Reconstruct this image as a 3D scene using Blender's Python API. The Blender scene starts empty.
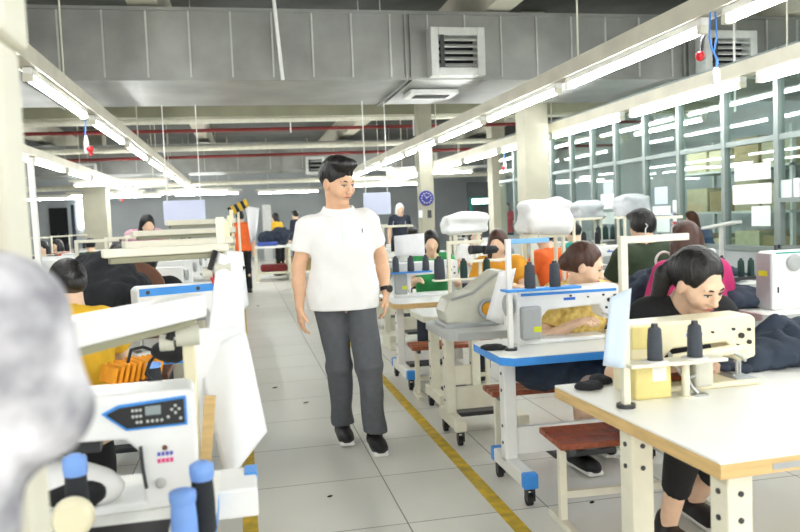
import bpy, math, random
import numpy as np
from mathutils import Vector, Matrix, Euler

random.seed(7)
SC = bpy.context.scene
COL = SC.collection
PI = math.pi

# ------------------------------------------------------------------ camera
CAM_H = 1.30
FOCAL = 760.0                      # in pixels of an 800x532 frame
YAW, PITCH, ROLL = 0.203557, -0.063500, -0.04


def _axes():
    f = Vector((math.sin(YAW) * math.cos(PITCH), math.cos(YAW) * math.cos(PITCH), math.sin(PITCH)))
    r0 = Vector((math.cos(YAW), -math.sin(YAW), 0))
    u0 = r0.cross(f)
    c, s = math.cos(ROLL), math.sin(ROLL)
    return r0 * c + u0 * s, u0 * c - r0 * s, f


RT, UP, FW = _axes()
cam_data = bpy.data.cameras.new('camera')
cam = bpy.data.objects.new('camera', cam_data)
COL.objects.link(cam)
cam.matrix_world = Matrix(((RT.x, UP.x, -FW.x, 0), (RT.y, UP.y, -FW.y, 0), (RT.z, UP.z, -FW.z, CAM_H), (0, 0, 0, 1)))
cam_data.sensor_fit = 'HORIZONTAL'
cam_data.sensor_width = 36.0
cam_data.lens = FOCAL / 800.0 * 36.0
cam_data.clip_start = 0.05
cam_data.clip_end = 200
cam_data.dof.use_dof = True
cam_data.dof.focus_distance = 3.9
cam_data.dof.aperture_fstop = 3.6
SC.camera = cam

# ------------------------------------------------------------------ world, exposure
world = bpy.data.worlds.new('daylight')
SC.world = world
world.use_nodes = True
_bg = world.node_tree.nodes['Background']
_bg.inputs[0].default_value = (1.0, 0.99, 0.96, 1)
_bg.inputs[1].default_value = 0.95
TUBE_POWER = 23.0
SC.view_settings.view_transform = 'Standard'
SC.view_settings.look = 'None'
SC.view_settings.gamma = 1.0
SC.view_settings.use_curve_mapping = False
SC.view_settings.exposure = 1.5


# ------------------------------------------------------------------ pixel -> place
def _ray(x, y):
    return FW + RT * ((x - 400) / FOCAL) - UP * ((y - 266) / FOCAL)


def PY(x, y, Y):
    d = _ray(x, y)
    return Vector((0, 0, CAM_H)) + d * (Y / d.y)


def PZ(x, y, z):
    d = _ray(x, y)
    return Vector((0, 0, CAM_H)) + d * ((z - CAM_H) / d.z)


def PX(x, y, X):
    d = _ray(x, y)
    return Vector((0, 0, CAM_H)) + d * (X / d.x)


# ------------------------------------------------------------------ materials
def lin(c):
    if isinstance(c, str):
        c = c.lstrip('#')
        c = [int(c[i:i + 2], 16) / 255 for i in (0, 2, 4)]
    return tuple((v / 12.92 if v <= 0.04045 else ((v + 0.055) / 1.055) ** 2.4) for v in c)


MATS = {}


def mat(name, col, rough=0.5, metal=0.0, var=0.10, scale=12.0, bump=0.0, bscale=None, stretch=(1, 1, 1), emit=0.0, spec=0.5, dark=None, sheen=0):
    """Principled material with a noise-varied colour and optional bump."""
    if name in MATS:
        return MATS[name]
    m = bpy.data.materials.new(name)
    m.use_nodes = True
    nt = m.node_tree
    b = nt.nodes['Principled BSDF']
    b.inputs['Roughness'].default_value = rough
    b.inputs['Metallic'].default_value = metal
    b.inputs['Specular IOR Level'].default_value = spec
    if sheen:
        b.inputs['Sheen Weight'].default_value = sheen
    c = lin(col)
    tc = nt.nodes.new('ShaderNodeTexCoord')
    mp = nt.nodes.new('ShaderNodeMapping')
    mp.inputs['Scale'].default_value = stretch
    nt.links.new(tc.outputs['Object'], mp.inputs[0])
    nz = nt.nodes.new('ShaderNodeTexNoise')
    nz.inputs['Scale'].default_value = scale
    nz.inputs['Detail'].default_value = 5
    nt.links.new(mp.outputs[0], nz.inputs['Vector'])
    rp = nt.nodes.new('ShaderNodeValToRGB')
    c0 = lin(dark) if dark else tuple(v * (1 - var) for v in c)
    c1 = tuple(min(1, v * (1 + var * 0.6)) for v in c)
    rp.color_ramp.elements[0].position = 0.3
    rp.color_ramp.elements[1].position = 0.7
    rp.color_ramp.elements[0].color = (*c0, 1)
    rp.color_ramp.elements[1].color = (*c1, 1)
    nt.links.new(nz.outputs['Fac'], rp.inputs[0])
    nt.links.new(rp.outputs[0], b.inputs['Base Color'])
    if emit:
        b.inputs['Emission Color'].default_value = (*c, 1)
        b.inputs['Emission Strength'].default_value = emit
    if bump:
        n2 = nt.nodes.new('ShaderNodeTexNoise')
        n2.inputs['Scale'].default_value = bscale or scale * 4
        n2.inputs['Detail'].default_value = 4
        nt.links.new(mp.outputs[0], n2.inputs['Vector'])
        bp = nt.nodes.new('ShaderNodeBump')
        bp.inputs['Strength'].default_value = bump
        bp.inputs['Distance'].default_value = 0.01
        nt.links.new(n2.outputs['Fac'], bp.inputs['Height'])
        nt.links.new(bp.outputs[0], b.inputs['Normal'])
    MATS[name] = m
    return m


def M(name):
    return MATS[name]


# ------------------------------------------------------------------ objects
def tag(o, label=None, cat=None, group=None, kind=None):
    if label:
        o['label'] = label
    if cat:
        o['category'] = cat
    if group:
        o['group'] = group
    if kind:
        o['kind'] = kind
    return o


def thing(name, label, cat, loc=(0, 0, 0), rz=0.0, group=None, rot=None):
    o = bpy.data.objects.new(name, None)
    COL.objects.link(o)
    o.empty_display_size = 0.05
    o.location = loc
    o.rotation_euler = rot if rot else (0, 0, rz)
    return tag(o, label, cat, group)


KIDS = {}


def link_mesh(name, me, m, parent=None, smooth=False):
    o = bpy.data.objects.new(name, me)
    COL.objects.link(o)
    for x in (m if isinstance(m, (list, tuple)) else [m]):
        me.materials.append(MATS[x] if isinstance(x, str) else x)
    if parent is not None:
        o.parent = parent
        KIDS.setdefault(parent.name, []).append(o)
    if smooth:
        me.polygons.foreach_set('use_smooth', [True] * len(me.polygons))
    return o


def dup(root, loc, rz=None, label=None, group=None, cat=None):
    r = root.copy()
    COL.objects.link(r)
    r.location = loc
    if rz is not None:
        r.rotation_euler = (0, 0, rz)
    if label:
        r['label'] = label
    if group:
        r['group'] = group
    for ch in KIDS.get(root.name, []):
        c = ch.copy()
        COL.objects.link(c)
        c.parent = r
        KIDS.setdefault(r.name, []).append(c)
        for g in KIDS.get(ch.name, []):
            d = g.copy()
            COL.objects.link(d)
            d.parent = c
            KIDS.setdefault(c.name, []).append(d)
    return r


def _basis(a, b):
    z = (b - a).normalized()
    x = z.orthogonal().normalized()
    return x, z.cross(x), z


class MB:
    """Collects solids into one mesh."""

    def __init__(self):
        self.v, self.f, self.s, self.mi, self.cur = [], [], [], [], 0

    def add(self, vs, fs, smooth=False):
        n = len(self.v)
        self.v += [tuple(v) for v in vs]
        for f in fs:
            self.f.append([i + n for i in f])
            self.s.append(smooth)
            self.mi.append(self.cur)
        return self

    def box(self, c, size, rot=None):
        c = Vector(c)
        hx, hy, hz = size[0] / 2, size[1] / 2, size[2] / 2
        R = Euler(rot).to_matrix() if rot else Matrix.Identity(3)
        vs = [c + R @ Vector((sx * hx, sy * hy, sz * hz)) for sz in (-1, 1) for sy in (-1, 1) for sx in (-1, 1)]
        return self.add(vs, [(0, 2, 3, 1), (4, 5, 7, 6), (0, 1, 5, 4), (2, 6, 7, 3), (0, 4, 6, 2), (1, 3, 7, 5)])

    def bb(self, x0, x1, y0, y1, z0, z1):
        return self.box(((x0 + x1) / 2, (y0 + y1) / 2, (z0 + z1) / 2), (abs(x1 - x0), abs(y1 - y0), abs(z1 - z0)))

    def bar(self, a, b, w, h=None):
        """square bar between two points (w across, h in the other direction)"""
        a, b = Vector(a), Vector(b)
        h = h or w
        z = (b - a).normalized()
        up = Vector((0, 0, 1)) if abs(z.z) < 0.95 else Vector((0, 1, 0))
        x = up.cross(z).normalized()
        y = z.cross(x)
        vs = [p + x * (sx * w / 2) + y * (sy * h / 2) for p in (a, b) for sx, sy in ((-1, -1), (1, -1), (1, 1), (-1, 1))]
        return self.add(vs, [(3, 2, 1, 0), (4, 5, 6, 7), (0, 1, 5, 4), (1, 2, 6, 5), (2, 3, 7, 6), (3, 0, 4, 7)])

    def cyl(self, a, b, r, r2=None, n=16, caps=True):
        a, b = Vector(a), Vector(b)
        r2 = r if r2 is None else r2
        x, y, z = _basis(a, b)
        vs = []
        for p, q in ((a, r), (b, r2)):
            vs += [p + (x * math.cos(2 * PI * i / n) + y * math.sin(2 * PI * i / n)) * q for i in range(n)]
        self.add(vs, [(i, (i + 1) % n, n + (i + 1) % n, n + i) for i in range(n)], True)
        if caps:
            self.add(vs[:n], [tuple(range(n))[::-1]])
            self.add(vs[n:], [tuple(range(n))])
        return self

    def tube(self, pts, r, n=8):
        pts = [Vector(p) for p in pts]
        rings = []
        x = None
        for i, p in enumerate(pts):
            d = (pts[min(i + 1, len(pts) - 1)] - pts[max(i - 1, 0)]).normalized()
            if x is None:
                x = d.orthogonal().normalized()
            else:
                x = (x - d * x.dot(d)).normalized()
            y = d.cross(x)
            rr = r[i] if isinstance(r, (list, tuple)) else r
            rings.append([p + (x * math.cos(2 * PI * k / n) + y * math.sin(2 * PI * k / n)) * rr for k in range(n)])
        vs = [v for g in rings for v in g]
        fs = []
        for i in range(len(pts) - 1):
            for k in range(n):
                fs.append((i * n + k, i * n + (k + 1) % n, (i + 1) * n + (k + 1) % n, (i + 1) * n + k))
        self.add(vs, fs, True)
        self.add(rings[0], [tuple(range(n))[::-1]])
        self.add(rings[-1], [tuple(range(n))])
        return self

    def lathe(self, c, prof, n=24, axis='z'):
        """prof: (radius, height) from bottom to top"""
        c = Vector(c)
        vs = []
        for (r, h) in prof:
            for k in range(n):
                a = 2 * PI * k / n
                p = (r * math.cos(a), r * math.sin(a), h)
                if axis == 'y':
                    p = (p[0], -p[2], p[1])
                elif axis == 'x':
                    p = (p[2], p[0], p[1])
                vs.append(c + Vector(p))
        fs = []
        for i in range(len(prof) - 1):
            for k in range(n):
                fs.append((i * n + k, i * n + (k + 1) % n, (i + 1) * n + (k + 1) % n, (i + 1) * n + k))
        self.add(vs, fs, True)
        self.add(vs[:n], [tuple(range(n))[::-1]])
        self.add(vs[-n:], [tuple(range(n))])
        return self

    def prism(self, poly, d0, d1, plane='xz'):
        def P(p, d):
            return {'xz': (p[0], d, p[1]), 'yz': (d, p[0], p[1]), 'xy': (p[0], p[1], d)}[plane]
        n = len(poly)
        vs = [P(p, d0) for p in poly] + [P(p, d1) for p in poly]
        area = sum(poly[i][0] * poly[(i + 1) % n][1] - poly[(i + 1) % n][0] * poly[i][1] for i in range(n))
        flip = (area > 0) == (plane == 'xz')
        if d1 < d0:
            flip = not flip
        fs = [tuple(range(n))[::-1], tuple(range(n, 2 * n))] + [(i, (i + 1) % n, n + (i + 1) % n, n + i) for i in range(n)]
        if flip:
            fs = [f[::-1] for f in fs]
        return self.add(vs, fs)

    def ell(self, c, r, n=16, m=10, rot=None):
        R = Euler(rot).to_matrix() if rot else Matrix.Identity(3)
        c = Vector(c)
        vs = [c + R @ Vector((0, 0, -r[2]))]
        for j in range(1, m):
            t = -PI / 2 + PI * j / m
            for k in range(n):
                a = 2 * PI * k / n
                vs.append(c + R @ Vector((r[0] * math.cos(t) * math.cos(a), r[1] * math.cos(t) * math.sin(a), r[2] * math.sin(t))))
        vs.append(c + R @ Vector((0, 0, r[2])))
        fs = [(0, 1 + (k + 1) % n, 1 + k) for k in range(n)]
        for j in range(m - 2):
            for k in range(n):
                fs.append((1 + j * n + k, 1 + j * n + (k + 1) % n, 1 + (j + 1) * n + (k + 1) % n, 1 + (j + 1) * n + k))
        L = len(vs) - 1
        fs += [(L, L - n + k, L - n + (k + 1) % n) for k in range(n)]
        return self.add(vs, fs, True)

    def torus(self, c, R, r, axis='z', n=24, k=8):
        pts = []
        for i in range(n):
            a = 2 * PI * i / n
            p = {'z': (R * math.cos(a), R * math.sin(a), 0), 'y': (R * math.cos(a), 0, R * math.sin(a)), 'x': (0, R * math.cos(a), R * math.sin(a))}[axis]
            pts.append(Vector(c) + Vector(p))
        ax = Vector({'z': (0, 0, 1), 'y': (0, 1, 0), 'x': (1, 0, 0)}[axis])
        vs = []
        for p in pts:
            d = (p - Vector(c)).normalized()
            vs += [p + (d * math.cos(2 * PI * j / k) + ax * math.sin(2 * PI * j / k)) * r for j in range(k)]
        fs = [(i * k + j, ((i + 1) % n) * k + j, ((i + 1) % n) * k + (j + 1) % k, i * k + (j + 1) % k) for i in range(n) for j in range(k)]
        return self.add(vs, fs, True)

    def build(self, name, m, parent=None, bevel=0.0, seg=2):
        me = bpy.data.meshes.new(name)
        me.from_pydata(self.v, [], self.f)
        me.polygons.foreach_set('use_smooth', self.s)
        me.polygons.foreach_set('material_index', self.mi)
        o = link_mesh(name, me, m, parent)
        if bevel:
            bv = o.modifiers.new('bevel', 'BEVEL')
            bv.width = bevel
            bv.segments = seg
            bv.limit_method = 'ANGLE'
            bv.angle_limit = 0.7
            bv.harden_normals = False
        return o


def sheet(name, m, parent, grid, thick=0.002):
    """cloth or paper: grid[i][j] of points, given a real thickness"""
    ni, nj = len(grid), len(grid[0])
    me = bpy.data.meshes.new(name)
    vs = [tuple(p) for row in grid for p in row]
    fs = [(i * nj + j, i * nj + j + 1, (i + 1) * nj + j + 1, (i + 1) * nj + j) for i in range(ni - 1) for j in range(nj - 1)]
    me.from_pydata(vs, [], fs)
    o = link_mesh(name, me, m, parent, True)
    s = o.modifiers.new('thickness', 'SOLIDIFY')
    s.thickness = thick
    s.offset = 0
    return o


def lettering(name, txt, m, parent, loc, rot, size, extrude=0.001, bold=0.0):
    cu = bpy.data.curves.new(name, 'FONT')
    cu.body = txt
    cu.size = size
    cu.extrude = extrude
    cu.offset = bold
    cu.materials.append(MATS[m])
    tmp = bpy.data.objects.new(name, cu)
    COL.objects.link(tmp)
    bpy.context.view_layer.update()
    me = bpy.data.meshes.new_from_object(tmp.evaluated_get(bpy.context.evaluated_depsgraph_get()))
    bpy.data.objects.remove(tmp)
    bpy.data.curves.remove(cu)
    me.name = name
    if not me.materials:
        me.materials.append(MATS[m])
    o = bpy.data.objects.new(name, me)
    COL.objects.link(o)
    o.location = loc
    o.rotation_euler = rot
    if parent is not None:
        o.parent = parent
        KIDS.setdefault(parent.name, []).append(o)
    return o


# ------------------------------------------------------------------ smooth solids (distance fields turned into one mesh)
def A(v):
    return np.array(v, dtype=np.float32)


def vnoise(p, seed=0):
    rs = np.random.RandomState(seed)
    L = rs.rand(32, 32, 32).astype(np.float32)
    i = np.floor(p).astype(int)
    f = p - i
    f = f * f * (3 - 2 * f)
    out = 0
    for dx in (0, 1):
        for dy in (0, 1):
            for dz in (0, 1):
                w = (f[..., 0] if dx else 1 - f[..., 0]) * (f[..., 1] if dy else 1 - f[..., 1]) * (f[..., 2] if dz else 1 - f[..., 2])
                out = out + w * L[(i[..., 0] + dx) % 32, (i[..., 1] + dy) % 32, (i[..., 2] + dz) % 32]
    return out - 0.5


def _dist(kind, a, P):
    if kind == 'rc':       # tapered capsule
        p, q, r0, r1 = a
        p, q = A(p), A(q)
        d = q - p
        t = np.clip(((P - p) @ d) / max(1e-9, d @ d), 0, 1)
        return np.linalg.norm(P - p - t[..., None] * d, axis=-1) - (r0 + (r1 - r0) * t)
    if kind == 'cc':       # flat-ended cone
        p, q, r0, r1 = a
        p, q = A(p), A(q)
        d = q - p
        L = math.sqrt(d @ d)
        s = ((P - p) @ d) / L
        t = np.clip(s / L, 0, 1)
        rad = np.linalg.norm(P - p - (s / L)[..., None] * d, axis=-1) - (r0 + (r1 - r0) * t)
        return np.maximum(rad, np.abs(s - L / 2) - L / 2)
    if kind == 'el':
        c, r = a[0], A(a[1])
        Q = P - A(c)
        if len(a) > 2:
            Q = Q @ np.array(a[2], dtype=np.float32)
        k0 = np.linalg.norm(Q / r, axis=-1)
        k1 = np.linalg.norm(Q / (r * r), axis=-1)
        return k0 * (k0 - 1) / np.maximum(k1, 1e-6)
    if kind == 'bx':
        c, h, rr = a[0], A(a[1]), a[2]
        Q = P - A(c)
        if len(a) > 3:
            Q = Q @ np.array(a[3], dtype=np.float32)
        q = np.abs(Q) - h + rr
        return np.linalg.norm(np.maximum(q, 0), axis=-1) + np.minimum(q.max(-1), 0) - rr


def _bbox(kind, a):
    if kind in ('rc', 'cc'):
        p, q, r = A(a[0]), A(a[1]), max(a[2], a[3])
        return np.minimum(p, q) - r, np.maximum(p, q) + r
    c = A(a[0])
    r = float(np.max(a[1])) * (1.75 if kind == 'bx' else 1.0)
    return c - r, c + r


def sdf_mesh(name, prims, res, m, parent=None, clips=(), noise=None):
    """prims: (kind, args, op, k). clips: (normal, offset) keep p.n < offset. noise: f(points)->displacement"""
    los, his = zip(*[_bbox(k, a) for k, a, op, kk in prims if op == 'u'])
    lo = np.min(los, 0) - 3 * res - 0.02
    hi = np.max(his, 0) + 3 * res + 0.02
    n = np.ceil((hi - lo) / res).astype(int) + 1
    D = np.full(n, 0.2, dtype=np.float32)
    ax = [lo[i] + res * np.arange(n[i], dtype=np.float32) for i in range(3)]
    for kind, a, op, k in prims:
        b0, b1 = _bbox(kind, a)
        mg = max(k, 0.0) + 3 * res + 0.03
        i0 = np.maximum(np.floor((b0 - mg - lo) / res).astype(int), 0)
        i1 = np.minimum(np.ceil((b1 + mg - lo) / res).astype(int) + 1, n)
        if np.any(i1 <= i0):
            continue
        sl = tuple(slice(i0[i], i1[i]) for i in range(3))
        P = np.stack(np.meshgrid(*[ax[i][sl[i]] for i in range(3)], indexing='ij'), -1)
        d = _dist(kind, a, P)
        c = D[sl]
        if op == 'u':
            if k > 0:
                h = np.maximum(k - np.abs(c - d), 0) / k
                D[sl] = np.minimum(c, d) - h * h * k / 4
            else:
                D[sl] = np.minimum(c, d)
        else:
            d = -d
            if k > 0:
                h = np.maximum(k - np.abs(c - d), 0) / k
                D[sl] = np.maximum(c, d) + h * h * k / 4
            else:
                D[sl] = np.maximum(c, d)
    if noise is not None:
        near = np.argwhere(np.abs(D) < 0.06)
        if len(near):
            P = lo + near * res
            D[near[:, 0], near[:, 1], near[:, 2]] += noise(P).astype(np.float32)
    for nrm, off in clips:
        nrm = A(nrm)
        pl = (ax[0] * nrm[0])[:, None, None] + (ax[1] * nrm[1])[None, :, None] + (ax[2] * nrm[2])[None, None, :] - off
        D = np.maximum(D, pl)
    S = D < 0
    cnt = np.zeros(n - 1, dtype=np.int8)
    cor = [(i, j, k) for i in (0, 1) for j in (0, 1) for k in (0, 1)]
    for i, j, k in cor:
        cnt += S[i:n[0] - 1 + i, j:n[1] - 1 + j, k:n[2] - 1 + k]
    cells = np.argwhere((cnt > 0) & (cnt < 8))
    ids = np.full(n - 1, -1, dtype=np.int64)
    ids[cells[:, 0], cells[:, 1], cells[:, 2]] = np.arange(len(cells))
    acc = np.zeros((len(cells), 3))
    num = np.zeros(len(cells))
    for c0 in cor:
        for axn in range(3):
            if c0[axn]:
                continue
            c1 = list(c0)
            c1[axn] = 1
            va = D[cells[:, 0] + c0[0], cells[:, 1] + c0[1], cells[:, 2] + c0[2]]
            vb = D[cells[:, 0] + c1[0], cells[:, 1] + c1[1], cells[:, 2] + c1[2]]
            mk = (va < 0) != (vb < 0)
            t = va[mk] / (va[mk] - vb[mk])
            pt = np.tile(np.array(c0, float), (mk.sum(), 1))
            pt[:, axn] += t
            acc[mk] += pt
            num[mk] += 1
    V = lo + (cells + acc / num[:, None]) * res
    F = []
    for axn in range(3):
        b, c = (axn + 1) % 3, (axn + 2) % 3
        s0 = [slice(1, -1)] * 3
        s1 = [slice(1, -1)] * 3
        s0[axn], s1[axn] = slice(0, -1), slice(1, None)
        a0 = S[tuple(s0)]
        e = np.argwhere(a0 != S[tuple(s1)])
        if not len(e):
            continue
        ins = a0[e[:, 0], e[:, 1], e[:, 2]]
        base = e + 1
        base[:, axn] -= 1
        q = []
        for db, dc in ((-1, -1), (0, -1), (0, 0), (-1, 0)):
            p = base.copy()
            p[:, b] += db
            p[:, c] += dc
            q.append(ids[p[:, 0], p[:, 1], p[:, 2]])
        q = np.stack(q, 1)
        q[~ins] = q[~ins][:, ::-1]
        F.append(q)
    F = np.concatenate(F) if F else np.zeros((0, 4), int)
    F = F[(F >= 0).all(1)]
    me = bpy.data.meshes.new(name)
    me.vertices.add(len(V))
    me.vertices.foreach_set('co', V.astype(np.float32).ravel())
    me.loops.add(len(F) * 4)
    me.loops.foreach_set('vertex_index', F.astype(np.int32).ravel())
    me.polygons.add(len(F))
    me.polygons.foreach_set('loop_start', np.arange(0, len(F) * 4, 4, dtype=np.int32))
    me.update(calc_edges=True)
    me.validate()
    return link_mesh(name, me, m, parent, True)


def rotm(rx=0, ry=0, rz=0):
    return np.array(Euler((rx, ry, rz)).to_matrix(), dtype=np.float32)
# ------------------------------------------------------------------ material set
mat('cream_paint', '#dcdac8', 0.55, var=0.08, scale=4)
mat('column_paint', '#b3b09c', 0.65, var=0.10, scale=3)
mat('white_paint', '#e9e9e4', 0.45, var=0.05, scale=5)
mat('beam_paint', '#d9d5c2', 0.6, var=0.12, scale=3)
mat('olive_paint_and_shade', '#94937a', 0.6, var=0.15, scale=2)  # paint of the cross beam, and painted shade under the swing arms
mat('ceiling_dark', '#5e605c', 0.85, var=0.3, scale=1.5)
mat('wall_grey', '#a9afb0', 0.8, var=0.08, scale=1.5)
mat('wall_dark', '#5b5e5f', 0.8, var=0.2, scale=2)
mat('duct_metal', '#989a95', 0.42, metal=0.7, var=0.30, scale=1.6, bump=0.16, bscale=4)
mat('seam_metal', '#c4c6c0', 0.4, metal=0.6, var=0.2, scale=3)
mat('grille_metal', '#c9cbc6', 0.5, metal=0.3, var=0.08)
mat('dark_void', '#1d1f20', 0.9)
mat('aluminium', '#7d8783', 0.45, metal=0.35, var=0.06)
mat('pipe_white', '#dad8c6', 0.5)
mat('pipe_red', '#7a2522', 0.5)
mat('tube_glow', '#fbfdff', 0.3, emit=TUBE_POWER, var=0.0)
mat('yellow_line', '#d6b21c', 0.5, var=0.25, scale=14, dark='#a98f28')
mat('steel', '#b9bcbc', 0.28, metal=0.9, var=0.08)
mat('dark_steel', '#4a4c4e', 0.4, metal=0.7)
mat('red_plastic', '#d3262f', 0.4)
mat('blue_plastic', '#3d7fd0', 0.4)
mat('white_plastic', '#f1f1ee', 0.4, var=0.03)
mat('clock_blue', '#2b2f8c', 0.45)
mat('carton', '#a18e66', 0.8, var=0.12)
mat('paper', '#eceef0', 0.75, var=0.03, bump=0.05, bscale=6)
mat('paper_mint', '#dbe9e4', 0.75, var=0.03)
mat('paper_blue', '#c9d9ea', 0.75, var=0.03)


def floor_material():
    m = bpy.data.materials.new('floor_tiles')
    m.use_nodes = True
    nt = m.node_tree
    b = nt.nodes['Principled BSDF']
    tc = nt.nodes.new('ShaderNodeTexCoord')
    br = nt.nodes.new('ShaderNodeTexBrick')
    br.offset = 0.0
    br.squash = 1.0
    for k, v in (('Scale', 1.0), ('Mortar Size', 0.0035), ('Mortar Smooth', 0.2), ('Brick Width', 0.63), ('Row Height', 0.62)):
        br.inputs[k].default_value = v
    br.inputs['Color1'].default_value = (*lin('#e2e2d9'), 1)
    br.inputs['Color2'].default_value = (*lin('#dddcd3'), 1)
    br.inputs['Mortar'].default_value = (*lin('#85857c'), 1)
    nt.links.new(tc.outputs['Object'], br.inputs['Vector'])
    nz = nt.nodes.new('ShaderNodeTexNoise')
    nz.inputs['Scale'].default_value = 0.9
    nz.inputs['Detail'].default_value = 3
    nt.links.new(tc.outputs['Object'], nz.inputs['Vector'])
    rp = nt.nodes.new('ShaderNodeValToRGB')
    rp.color_ramp.elements[0].position = 0.35
    rp.color_ramp.elements[1].position = 0.62
    rp.color_ramp.elements[0].color = (0.93, 0.93, 0.91, 1)
    rp.color_ramp.elements[1].color = (1, 1, 1, 1)
    nt.links.new(nz.outputs['Fac'], rp.inputs[0])
    mx = nt.nodes.new('ShaderNodeMix')
    mx.data_type = 'RGBA'
    mx.blend_type = 'MULTIPLY'
    mx.inputs[0].default_value = 1
    nt.links.new(br.outputs['Color'], mx.inputs[6])
    nt.links.new(rp.outputs[0], mx.inputs[7])
    nt.links.new(mx.outputs[2], b.inputs['Base Color'])
    n2 = nt.nodes.new('ShaderNodeTexNoise')
    n2.inputs['Scale'].default_value = 0.8
    nt.links.new(tc.outputs['Object'], n2.inputs['Vector'])
    mr = nt.nodes.new('ShaderNodeMapRange')
    mr.inputs['To Min'].default_value = 0.22
    mr.inputs['To Max'].default_value = 0.32
    nt.links.new(n2.outputs['Fac'], mr.inputs['Value'])
    b.inputs['Roughness'].default_value = 0.33
    b.inputs['Specular IOR Level'].default_value = 0.35
    bp = nt.nodes.new('ShaderNodeBump')
    bp.inputs['Strength'].default_value = 0.25
    bp.inputs['Distance'].default_value = 0.004
    nt.links.new(br.outputs['Fac'], bp.inputs['Height'])
    bp.invert = True
    nt.links.new(bp.outputs[0], b.inputs['Normal'])
    MATS['floor_tiles'] = m


floor_material()


def glass_material():
    m = bpy.data.materials.new('window_glass')
    m.use_nodes = True
    nt = m.node_tree
    nt.nodes.remove(nt.nodes['Principled BSDF'])
    out = nt.nodes['Material Output']
    tr = nt.nodes.new('ShaderNodeBsdfTransparent')
    tr.inputs[0].default_value = (0.86, 0.93, 0.91, 1)
    gl = nt.nodes.new('ShaderNodeBsdfGlossy')
    gl.inputs['Roughness'].default_value = 0.015
    gl.inputs[0].default_value = (0.9, 0.95, 0.95, 1)
    fr = nt.nodes.new('ShaderNodeLayerWeight')
    fr.inputs['Blend'].default_value = 0.5
    pw = nt.nodes.new('ShaderNodeMath')
    pw.operation = 'POWER'
    ml = nt.nodes.new('ShaderNodeMath')
    ml.operation = 'MULTIPLY_ADD'
    ml.inputs[1].default_value = 0.40
    ml.inputs[2].default_value = 0.035
    nz = nt.nodes.new('ShaderNodeTexNoise')
    nz.inputs['Scale'].default_value = 0.7
    mr = nt.nodes.new('ShaderNodeMapRange')
    mr.inputs['To Min'].default_value = 4.6
    mr.inputs['To Max'].default_value = 5.4
    nt.links.new(nz.outputs['Fac'], mr.inputs['Value'])
    nt.links.new(fr.outputs['Facing'], pw.inputs[0])
    nt.links.new(mr.outputs[0], pw.inputs[1])
    nt.links.new(pw.outputs[0], ml.inputs[0])
    mx = nt.nodes.new('ShaderNodeMixShader')
    nt.links.new(ml.outputs[0], mx.inputs[0])
    nt.links.new(tr.outputs[0], mx.inputs[1])
    nt.links.new(gl.outputs[0], mx.inputs[2])
    nt.links.new(mx.outputs[0], out.inputs[0])
    MATS['window_glass'] = m


glass_material()


def struct(name, mb, m, parent=None, bevel=0.0):
    o = mb.build(name, m, parent, bevel)
    if parent is None:
        o['kind'] = 'structure'
    return o


XL, XR, YB, YF = -11.0, 9.0, 28.0, -3.0
CZ = 3.95
struct('floor', MB().bb(XL, XR, YF, YB, -0.12, 0.0), 'floor_tiles')
struct('ceiling', MB().bb(XL, XR, YF, YB, CZ, CZ + 0.15), 'ceiling_dark')
bw = struct('wall_back', MB().bb(XL, XR, YB, YB + 0.2, 0, CZ), 'wall_grey')
struct('wall_left', MB().bb(XL - 0.2, XL, YF, YB, 0, CZ), 'wall_grey')
struct('wall_right', MB().bb(XR, XR + 0.2, YF, YB, 0, CZ), 'wall_grey')

# ceiling beams along the aisle and across it
for x in (-4.6, -0.82, 2.78, 6.4):
    struct('trim_1', MB().bb(x - 0.14, x + 0.14, YF, YB, 3.45, CZ), 'beam_paint')
struct('trim_2', MB().bb(XL, XR, 11.9, 12.15, 2.93, 3.40), 'olive_paint_and_shade')

# columns of the hall
for (x, y, w) in ((3.92, 9.8, 0.34), (2.85, 11.6, 0.22), (-3.75, 21.6, 0.6), (-6.6, 15.0, 0.4), (5.9, 17.0, 0.34)):
    struct('column', MB().bb(x - w / 2, x + w / 2, y - w / 2, y + w / 2, 0, CZ), 'column_paint', bevel=0.015)

# yellow walkway lines
struct('floor_line', MB().bb(1.03, 1.095, 0.2, 26, 0.0, 0.002), 'yellow_line')
struct('floor_line', MB().bb(-0.06, 0.005, 0.2, 26, 0.0, 0.002), 'yellow_line')

# ------------------------------------------------------------------ air ducts
def duct(label, x0, x1, y0, y1, z0, z1, seam, rz=0):
    t = thing('air_duct', label, 'air duct', ((x0 + x1) / 2, y0, z0), rz)
    w = (x1 - x0) / 2
    d = y1 - y0
    s = MB().prism([(0, 0.0), (d, 0.0), (d, z1 - z0), (0, z1 - z0)], -w, w, 'yz')
    n = int(2 * w / seam)
    s.cur = 1
    for i in range(n + 1):
        x = -w + i * seam
        s.bb(x - 0.008, x + 0.008, -0.018, 0.0, 0.0, z1 - z0)
    s.cur = 0
    f = s
    f.bb(-w, w, -0.03, 0.01, -0.012, 0.018)
    f.bb(-w, w, -0.03, 0.01, z1 - z0 - 0.02, z1 - z0 + 0.012)
    j = s
    for x in (-w * 0.42, w * 0.1, w * 0.55):
        j.bb(x - 0.035, x - 0.02, -0.04, d, -0.03, z1 - z0 + 0.01)
        j.bb(x + 0.02, x + 0.035, -0.04, d, -0.03, z1 - z0 + 0.01)
    j.build('duct_body', ['duct_metal', 'seam_metal'], t)
    return t


duct('wide galvanised air duct crossing above the aisle, closest to the camera', -6, 8.15, 7.8, 9.5, 2.73, 3.41, 0.40, 0.0)
duct('galvanised air duct crossing the hall behind the red pipes', -8, 8.5, 19.4, 20.8, 2.62, 3.30, 0.8, 0.0)


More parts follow.
